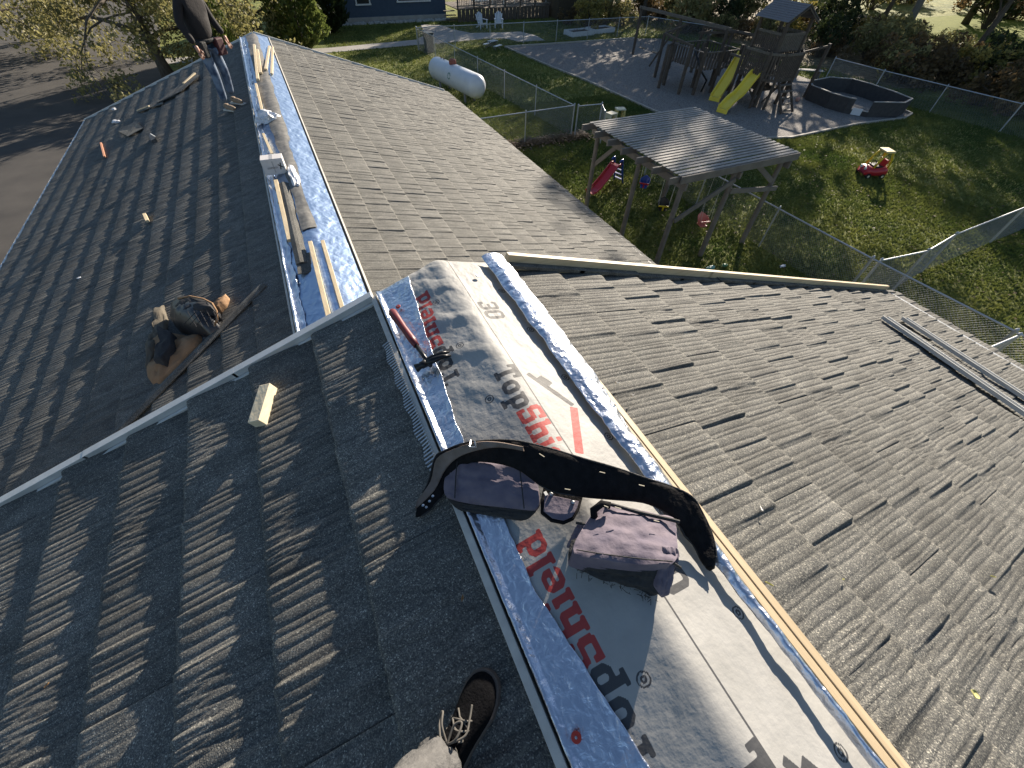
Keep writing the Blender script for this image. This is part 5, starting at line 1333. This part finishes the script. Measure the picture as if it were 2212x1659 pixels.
# bridge and second fort to the left
fx0, fx1, fy0, fy1 = 20.6, 23.2, 20.2, 22.8
for x, y in ((fx0, fy0), (fx1, fy0), (fx0, fy1), (fx1, fy1), ((fx0+fx1)/2, fy0), (21.6, 21.4)): post(x, y, 2.1)
b0 = 1.15
for k in range(18): MB().box(V3(fx0+(fx1-fx0)*(k+.5)/18, (fy0+fy1)/2, b0), (.125, fy1-fy0, .03)).build('deck_board', PWL, t)
for a, b_ in (((fx0, fy0), (fx1, fy0)), ((fx0, fy0), (fx0, fy1)), ((fx1, fy0), (fx1, fy1)), ((fx0, fy1), (fx1, fy1))):
    boards(a, b_, 1.1, 1.85, 12, PW2); rail((*a, 1.88), (*b_, 1.88), PWL, .10, .04)
for k in range(13): MB().box(V3(22.9+.05*k*0, 20.1-.1*k*.95, 1.28-.10*math.sin(k/12*math.pi)), (.9, .085, .03)).build('bridge_board', PWL, t)
for x in (22.45, 23.35): rail((x, 20.2, 1.75), (x, 19.0, 1.75), PWL); rail((x, 20.2, 1.2), (x, 19.0, 1.2))
for x, y, h in ((19.9, 20.6, 2.2), (20.3, 22.4, 1.9), (19.6, 22.0, 2.0), (20.9, 24.0, 2.1)): post(x, y, h)
rail((19.9, 20.6, 2.15), (20.9, 24.0, 2.1)); rail((20.9, 24, 2.1), (23.1, 24.6, 2.35)); rail((19.6, 22, 1.95), (20.6, 22.8, 1.9))
# posts, lattice lines and swing beam
for x, y, h in ((23.35, 29.6, 2.55), (23.15, 25.4, 2.5), (23.0, 21.4, 2.6), (25.8, 19.8, 2.0), (26.6, 17.6, 2.4), (24.0, 24.2, 2.3), (25.2, 23.0, 2.2)): post(x, y, h)
rail((23.35, 29.8, 2.5), (23.0, 21.2, 2.6), PWL, .10, .14, 'beam'); rail((24.0, 29.4, 2.45), (25.2, 23, 2.2), PWL, .06, .08)
rail((25.2, 23.0, 2.2), (23.95, 18.9, 2.5)); rail((23.1, 23.6, 2.1), (25.2, 23.0, 2.1)); rail((24.0, 24.2, 2.25), (26.6, 20, 2.1)); rail((26.6, 17.6, 2.3), (24.3, 18.9, 1.6)); rail((22.0, 26.0, .1), (23.15, 25.4, 2.4))
for y in (27.0, 27.5, 28.4, 28.9): MB().tube([V3(23.25, y, 2.45), V3(23.3, y+.0, .55)], .010, 4).build('swing_chain', BLKP, t)
for y in (27.25, 28.65): MB().box(V3(23.3, y, .53), (.20, .5, .03)).build('swing_seat', BLKP, t)
b = MB(); b.tube([V3(20.4, 20.8, 1.9), V3(20.7, 20.2, 1.1), V3(21.1, 20.0, .7), V3(21.5, 20.5, .05)], .05, 7); b.build('climbing_tube', BLKP, t, smooth=True)
# stairs boards at the tower foot
for k in range(5): MB().box(V3(23.1, 16.0+.16*k, .12+.24*k), (.8, .18, .05)).build('step', PWL, t)
for x in (22.68, 23.52): rail((x, 15.85, .05), (x, 16.75, 1.2))
for a_, b_2 in (((22.25, 17.3, .2), (22.25, 18.9, 1.3)), ((22.6, 17.2, .2), (23.9, 17.2, 1.3))): rail(a_, b_2, PW2, .03, .09, 'brace')
def yslide(a, b_, wav, label):
    a = Vector(a); b_ = Vector(b_); o0 = Vector((b_.x, b_.y, ZG)); tt = thing('slide', o0, label, 'slide', 'yellow slides on the play set')
    n = 26; d_ = (b_-a); hd = Vector((d_.x, d_.y, 0)).normalized(); s_2 = Vector((-hd.y, hd.x, 0)); V = []; F = []; K = 8
    prof_ = [(-.27, .14), (-.29, .15), (-.25, .14), (-.21, .0), (.21, .0), (.25, .14), (.29, .15), (.27, .14)]
    prof_ = [(-.29, -.02), (-.29, .15), (-.24, .15), (-.20, .0), (.20, .0), (.24, .15), (.29, .15), (.29, -.02)]
    for i in range(n+1):
        s = i/n; p = a.lerp(b_, s); z = p.z + wav*math.sin(s*math.pi*3)*.10*(1-s*.4)
        if s > .88: z = max(z, ZG+.20+(.0)); 
        z = max(z, ZG+.20)
        for x, y in prof_: V.append(Vector((p.x, p.y, z+y))+s_2*x-o0)
    for i in range(n):
        for k in range(K): F.append((i*K+k, i*K+(k+1) % K, (i+1)*K+(k+1) % K, (i+1)*K+k))
    F += [tuple(range(K)), tuple(n*K+k for k in range(K))[::-1]]
    smooth_by_angle(mesh_obj('chute', V, F, SLY, tt), 30)
    e = b_-hd*.02; MB().bar(Vector((e.x, e.y, ZG+.10))-s_2*.29-o0, Vector((e.x, e.y, ZG+.10))+s_2*.29-o0, .10, .20).build('foot', SLY, tt, bevel=.02)
yslide((22.9, 19.75, ZG+1.75), (20.95, 18.9, ZG+.12), .3, 'straight yellow slide, the left one on the play set')
yslide((22.15, 17.75, ZG+1.45), (19.85, 17.2, ZG+.12), 1.0, 'wavy yellow slide, the right one nearer the shade structure')

# ---------------------------------------------------------------- far end: blue house, deck, chairs
SID = mat('blue_siding', (.030,.052,.085), .7, scale=5, col2=(.040,.064,.10), bump=.1)
t = thing('blue_house', (5.3, 46.3, ZG), 'dark blue clapboard house beyond the sidewalk with white framed windows', 'house')
ho = Vector(t.location)
MB().box((4.9, 3.55, 1.9), (9.8, 6.8, 3.5)).build('wall', DARKWALL, t)
for k in range(26):
    z = .36+k*.125
    b = MB(); b.prism([(-.01, .13, z), (-.01, .10, z), (-.01, .135, z+.135)], (9.85, 0, 0)); b.build('clapboard', SID, t)
for k in range(26):
    z = .36+k*.125; b = MB(); b.prism([(9.80, .13, z), (9.83, .13, z), (9.80, .13, z+.135)], (0, 6.8, 0)); b.build('clapboard', SID, t)
MB().box((4.9, .12, .17), (9.85, .14, .38)).build('foundation', CONC, t)
for x0_, x1_, z0_, z1_ in ((2.15, 3.25, 1.15, 2.3), (5.6, 8.4, 1.25, 2.6)):
    f2 = MB(); w_ = .10; y_ = .055
    for bx in (((x0_+x1_)/2, z0_, x1_-x0_+2*w_, w_), ((x0_+x1_)/2, z1_, x1_-x0_+2*w_, w_), (x0_, (z0_+z1_)/2, w_, z1_-z0_-w_), (x1_, (z0_+z1_)/2, w_, z1_-z0_-w_)): f2.box((bx[0], y_, bx[1]), (bx[2], .07, bx[3]))
    fr2 = f2.build('window', TRIM, t); MB().box(((x0_+x1_)/2, .07, (z0_+z1_)/2), (x1_-x0_-w_, .02, z1_-z0_-w_)).build('pane', mat('window_glass', (.02,.025,.03), .08), fr2)
b = MB(); b.prism([(-.4, -.5, 3.62), (-.4, 7.4, 3.62), (-.4, 3.5, 5.6)], (10.6, 0, 0)); b.build('roof', SHG, t)
# pale stones along the foundation
ST = mat('pale_stone', (.30,.29,.27), .85, scale=5, col2=(.45,.44,.41))
rn = random.Random(5); bm = bmesh.new()
for k in range(260):
    v0 = len(bm.verts); r = bmesh.ops.create_icosphere(bm, subdivisions=1, radius=rn.uniform(.05, .13), matrix=Matrix.Translation((5.3+rn.uniform(0, 9.9), 45.95+rn.uniform(-.35, .25)+.05, ZG+.04)))
me = bpy.data.meshes.new('stones'); bm.to_mesh(me); bm.free(); me.materials.append(ST); o = bpy.data.objects.new('stones', me); C.objects.link(o); tag(o, kind='stuff')
# deck with rails
t = thing('deck', (15.5, 44.0, ZG), 'dark timber deck with railings at the right end of the blue house', 'deck'); 
for k in range(24): MB().box((.2+k*.38, 2.6, .85), (.36, 4.2, .05)).build('deck_board', PW2, t)
for k in range(24): MB().box((.2+k*.38, .52, .42), (.34, .03, .82)).build('skirt_board', PW2, t)
for k in range(7): MB().box((.1+k*1.5, .55, 1.30), (.10, .10, .95)).build('post', PW2, t)
for z in (1.05, 1.75): MB().box((4.6, .55, z), (9.2, .06, .08)).build('rail', SD, t)
for k in range(60): MB().box((.15+k*.153, .55, 1.4), (.035, .035, .66)).build('baluster', PW2 if k % 7 else PALE, t)
b = MB(); b.box((2.6, 1.5, 1.25), (1.5, .9, .06)); b.build('table_top', PALE, t)
for k in range(3): MB().box((-.5, .9-.28*k+.3, .70-.25*k), (1.0, .28, .05)).build('step', PW2, t)
# two white garden chairs
def adir(x, y, rz, label):
    t = thing('garden_chair', (x, y, ZG), label, 'chair', 'white garden chairs on the grass', rz=rz)
    for k in range(5):
        a = (k-2)*.11; b = MB(); hgt_ = 1.02-.05*abs(k-2)**1.5
        b.bar((-.22, a*.85, .30), (-.46, a*1.25, hgt_), .095, .02, (1, 0, 0)); b.build('back_slat', WHITE, t)
    for k in range(4): MB().bar((.30-.13*k, -.27, .38-.035*k), (.30-.13*k, .27, .38-.035*k), .11, .02).build('seat_slat', WHITE, t)
    for s in (-1, 1):
        MB().bar((.36, s*.33, .60), (-.36, s*.30, .57), .13, .025).build('arm', WHITE, t)
        MB().bar((.30, s*.31, 0), (.30, s*.31, .59), .09, .03, (1, 0, 0)).build('leg', WHITE, t); MB().bar((-.55, s*.28, 0), (.30, s*.28, .36), .03, .10).build('leg', WHITE, t)
    return t
adir(16.5, 41.4, rad(-80), 'left one of two white slatted garden chairs in front of the deck')
adir(18.0, 41.3, rad(-112), 'right one of two white slatted garden chairs in front of the deck')
# planters
SOIL = mat('soil', (.03,.022,.015), .95, scale=20, col2=(.06,.045,.03), bump=1, bscale=30)
for x, y, lb in ((23.2, 36.8, 'white raised planter box, left one of the two beyond the fence'), (25.6, 37.3, 'white raised planter box, right one of the two beyond the fence')):
    t = thing('planter', (x, y, ZG), lb, 'planter', rz=.12)
    for s in (-1, 1): MB().box((0, s*.6, .16), (2.2, .05, .32)).build('board', WHITE, t); MB().box((s*1.08, 0, .16), (.05, 1.14, .32)).build('board', WHITE, t)
    MB().box((0, 0, .12), (2.08, 1.12, .2)).build('soil', SOIL, t)
    b = MB(); rn = random.Random(int(x))
    for k in range(24): p = Vector((rn.uniform(-1, 1), rn.uniform(-.5, .5), .2)); b.tube([p, p+Vector((rn.uniform(-.1, .1), rn.uniform(-.1, .1), rn.uniform(.1, .3)))], [.012, .004], 4)
    b.build('dry_stems', mat('dry_stem', (.14,.11,.06), .9), t)['kind'] = 'stuff'
# little picnic table
t = thing('picnic_table', (14.3, 34.1, ZG), 'small pale plastic picnic table on the grass by the gravel corner', 'picnic table', rz=.5); GP = mat('grey_blue_plastic', (.25,.30,.34), .5)
MB().box((0, 0, .48), (.75, .45, .04)).build('table_top', GP, t, bevel=.01)
for s in (-1, 1): MB().box((0, s*.48, .27), (.75, .22, .04)).build('seat', WHITE, t, bevel=.01); MB().bar((s*.25, -.5, .06), (s*.25, .2, .46), .05, .05).build('leg', SD, t); MB().bar((s*.25, .5, .06), (s*.25, -.2, .46), .05, .05).build('leg', SD, t)
# wheeled bin beside the fence corner
t = thing('wheeled_bin', (9.75, 34.6, ZG), 'grey green wheeled bin inside the fence corner near the sidewalk', 'bin'); GB = mat('bin_plastic', (.045,.06,.062), .5)
MB().box((0, 0, .52), (.48, .52, 1.0), None, 1.15).build('body', GB, t, bevel=.02); MB().box((0, -.02, 1.05), (.60, .66, .07)).build('lid', GB, t, bevel=.02)
for s in (-1, 1): MB().lathe([(.1, -.03), (.1, .03)], (s*.24, .26, .1), 12, Matrix.Rotation(math.pi/2, 3, 'Y')).build('wheel', BLKP, t)
# brown shed at the wood edge
t = thing('shed', (25.0, 43.5, ZG), 'low dark brown shed wall at the edge of the wood', 'shed'); SB = mat('shed_board', (.045,.035,.022), .9, scale=4, col2=(.065,.05,.03))
for k in range(12): MB().box((.25+k*.5, 0, 1.2), (.49, .05, 2.4)).build('board', SB, t)
MB().box((3, 1.6, 1.18), (6, 3.1, 2.36)).build('wall', SB, t); MB().prism([(-.2, -.3, 2.42), (6.2, -.3, 2.42), (6.2, 3.5, 2.9), (-.2, 3.5, 2.9)], (0, 0, .08)).build('roof', SHG, t)
# litter on the lawn near the eave
o = crumple('plastic_bottle', (9.1, 6.55, ZG+.06), (.17, .07, .06), mat('aqua_plastic', (.10,.28,.25), .4), 'aqua plastic toy lying in the grass below the eave', 'toy', 3, amp=.2)
crumple('toy', (9.6, 6.5, ZG+.05), (.10, .06, .05), mat('green_plastic', (.08,.22,.10), .4), 'small green toy in the grass below the eave', 'toy', 8)
crumple('scrap', (11.2, 5.8, ZG+.04), (.10, .05, .03), PLASTIC, 'white scrap of plastic on the dark lawn near the fence', 'scrap', 10)
# bench plank lying at the fence corner
slab('plank', (12.1, 3.4, ZG+.04), (12.9, 2.9, ZG+.04), .12, .04, CAPW, 'pale plank on the ground below the fence corner', 'plank')
# clumps of leaves blown against the fence bottom, scattered leaves on the lawn
rng = np.random.default_rng(3); n = 5000; X = rng.uniform(5, 33, n); Y = rng.uniform(0, 44, n); k_ = ~fw(X, Y); X, Y = X[k_], Y[k_]; n = len(X)
a = rng.uniform(0, 6.28, n); s = .035*rng.uniform(.5, 1.4, n); zz = ZG+.02+rng.uniform(0, .04, n)
V = np.stack([np.stack([X+np.cos(a+q)*s, Y+np.sin(a+q)*s, zz+rng.uniform(0, .02, n)], 1) for q in (0, 1.57, 3.14, 4.71)], 1).reshape(-1, 3)
tag(np_mesh('fallen_leaves', V, np.arange(n*4).reshape(n, 4), lm('fallen_leaf', (.07,.05,.025), (.20,.14,.06)), None, smooth=False), kind='stuff')
n = 2600; X = rng.uniform(5.5, 11.5, n); Y = 16.95+rng.normal(0, .25, n); a = rng.uniform(0, 6.28, n); s = .05*rng.uniform(.5, 1.4, n); zz = ZG+.02+rng.uniform(0, .12, n)
V = np.stack([np.stack([X+np.cos(a+q)*s, Y+np.sin(a+q)*s, zz+rng.uniform(0, .03, n)], 1) for q in (0, 1.57, 3.14, 4.71)], 1).reshape(-1, 3)
tag(np_mesh('fallen_leaves', V, np.arange(n*4).reshape(n, 4), lm('fallen_leaf_brown', (.06,.04,.02), (.18,.11,.05)), None, smooth=False), kind='stuff')

# ---------------------------------------------------------------- the worker on the far ridge
CLOTH = mat('black_hoodie', (.008,.007,.009), .9, scale=20, col2=(.020,.016,.017), bump=.4); JEAN = mat('blue_jeans', (.030,.050,.10), .85, scale=9, col2=(.16,.21,.29), bump=.4, contrast=.25); SKIN = mat('skin', (.42,.22,.15), .5); BOOT = mat('tan_boot', (.25,.18,.12), .7); MAR = mat('maroon_pouch', (.06,.012,.015), .7)
fp = far_roof(500, 232, .03, -1)
fp = far_roof(503, 234, .03, -1)
wk = thing('person', fp, 'worker in black hoodie and blue jeans standing by the far ridge', 'person', rz=rad(48)); wq = Vector(fp); wk.scale = (1.14, 1.14, 1.14)
def figure(name, joints, edges, m, parent, sub_=2, root=0):
    me = bpy.data.meshes.new(name); me.from_pydata([j[0] for j in joints], edges, []); me.materials.append(m)
    o = bpy.data.objects.new(name, me); C.objects.link(o); o.parent = parent
    s = o.modifiers.new('skin', 'SKIN'); s.use_smooth_shade = True
    for v, j in zip(me.skin_vertices[0].data, joints): v.radius = j[1] if isinstance(j[1], tuple) else (j[1], j[1])
    me.skin_vertices[0].data[root].use_root = True
    u = o.modifiers.new('sub', 'SUBSURF'); u.levels = u.render_levels = sub_
    return o
# facing the camera (-Y); feet staggered on the slope (left foot lower)
def sl(x, y): return (x*T*1.0)
J = [((0, 0, .84), (.19, .15)), ((0, -.01, 1.12), (.19, .15)), ((0, -.02, 1.32), (.22, .15)), ((0, -.03, 1.46), (.12, .09)), ((.01, -.05, 1.56), .060),
     ((-.17, -.02, 1.42), .075), ((-.30, .0, 1.16), .058), ((-.31, -.12, .93), .045), ((.19, -.02, 1.42), .075), ((.30, .0, 1.16), .058), ((.27, -.16, .97), .045)]
figure('hoodie', J, [(0, 1), (1, 2), (2, 3), (3, 4), (2, 5), (5, 6), (6, 7), (2, 8), (8, 9), (9, 10)], CLOTH, wk)
J = [((0, 0, .93), (.155, .12)), ((-.09, 0, .84), .095), ((-.10, -.04, .48), .068), ((-.09, .02, .12), .058), ((.09, 0, .84), .095), ((.11, -.05, .52), .068), ((.12, .03, .18), .058)]
figure('jeans', J, [(0, 1), (1, 2), (2, 3), (0, 4), (4, 5), (5, 6)], JEAN, wk)
for nm_, x, y, z in (('boot', -.09, .02, 0), ('boot', .12, .03, .05)):
    figure(nm_, [((x, y, z+.10), .055), ((x, y+.01, z+.045), .05), ((x-.02, y-.12, z+.04), .045), ((x-.03, y-.20, z+.03), .036)], [(0, 1), (1, 2), (2, 3)], BOOT, wk)
    MB().box((x-.015, y-.09, z+.005), (.095, .29, .025)).build('boot_sole', PALE, wk, bevel=.01)
# head with face
bm = bmesh.new(); bmesh.ops.create_uvsphere(bm, u_segments=24, v_segments=16, radius=.105)
for v in bm.verts:
    x, y, z = v.co; v.co = Vector((x*.78, y*.95, z*1.15))
    if z < -.02: v.co.x *= 1+z*1.6; v.co.y -= .012
    if abs(x) < .02 and y < -.08 and -.03 < z < .03: v.co.y -= .016
me = bpy.data.meshes.new('head'); bm.to_mesh(me); bm.free(); me.materials.append(SKIN); me.polygons.foreach_set('use_smooth', [True]*len(me.polygons))
hd_ = bpy.data.objects.new('head', me); C.objects.link(hd_); hd_.parent = wk; hd_.location = (.01, -.07, 1.68); hd_.rotation_euler = (.25, 0, 0)
for s in (-1, 1): MB().lathe([(.002, -.012), (.012, 0), (.002, .012)], (s*.032, -.088, .012), 10).build('eye', BLKP, hd_); MB().lathe([(.004, -.02), (.016, 0), (.004, .02)], (s*.083, .005, 0), 8).build('ear', SKIN, hd_)
MB().box((0, -.093, -.048), (.045, .01, .008)).build('mouth', mat('lips', (.30,.12,.09), .6), hd_)
b = MB(); b.lathe([(.098, -.02), (.104, .03), (.09, .09), (.05, .125), (.01, .133)], (0, .008, .01), 20); b.build('beanie', CLOTH, hd_, smooth=True)
for s, hx, hy, hz in ((-1, -.31, -.13, .90), (1, .27, -.17, .94)):
    figure('hand', [((hx, hy, hz+.02), .026), ((hx+s*.0, hy-.015, hz-.05), (.034, .018)), ((hx+s*.0, hy-.02, hz-.08), (.034, .017))], [(0, 1), (1, 2)], SKIN, wk, 1)
    b = MB()
    for k, L in enumerate((.06, .07, .065, .05)):
        oy = (k-1.5)*.019; b.tube([(hx+oy, hy-.02, hz-.08), (hx+oy, hy-.035, hz-.08-L*.5), (hx+oy, hy-.03-.02, hz-.08-L)], [.009, .0085, .007], 6)
    b.tube([(hx-s*.03, hy-.01, hz-.03), (hx-s*.045, hy-.04, hz-.065), (hx-s*.04, hy-.055, hz-.09)], [.011, .010, .008], 6); b.build('fingers', SKIN, wk, smooth=True)
b = MB(); b.tube([(.165*math.cos(a), .14*math.sin(a)-.005, .93) for a in np.linspace(0, 2*math.pi, 24, endpoint=False)], .025, 6, closed=True); b.build('work_belt', BASE, wk)
MB().box((.12, -.15, .84), (.15, .09, .22)).build('pouch', MAR, wk, bevel=.02); MB().box((-.17, -.10, .84), (.10, .12, .20)).build('pouch', BASE, wk, bevel=.02)
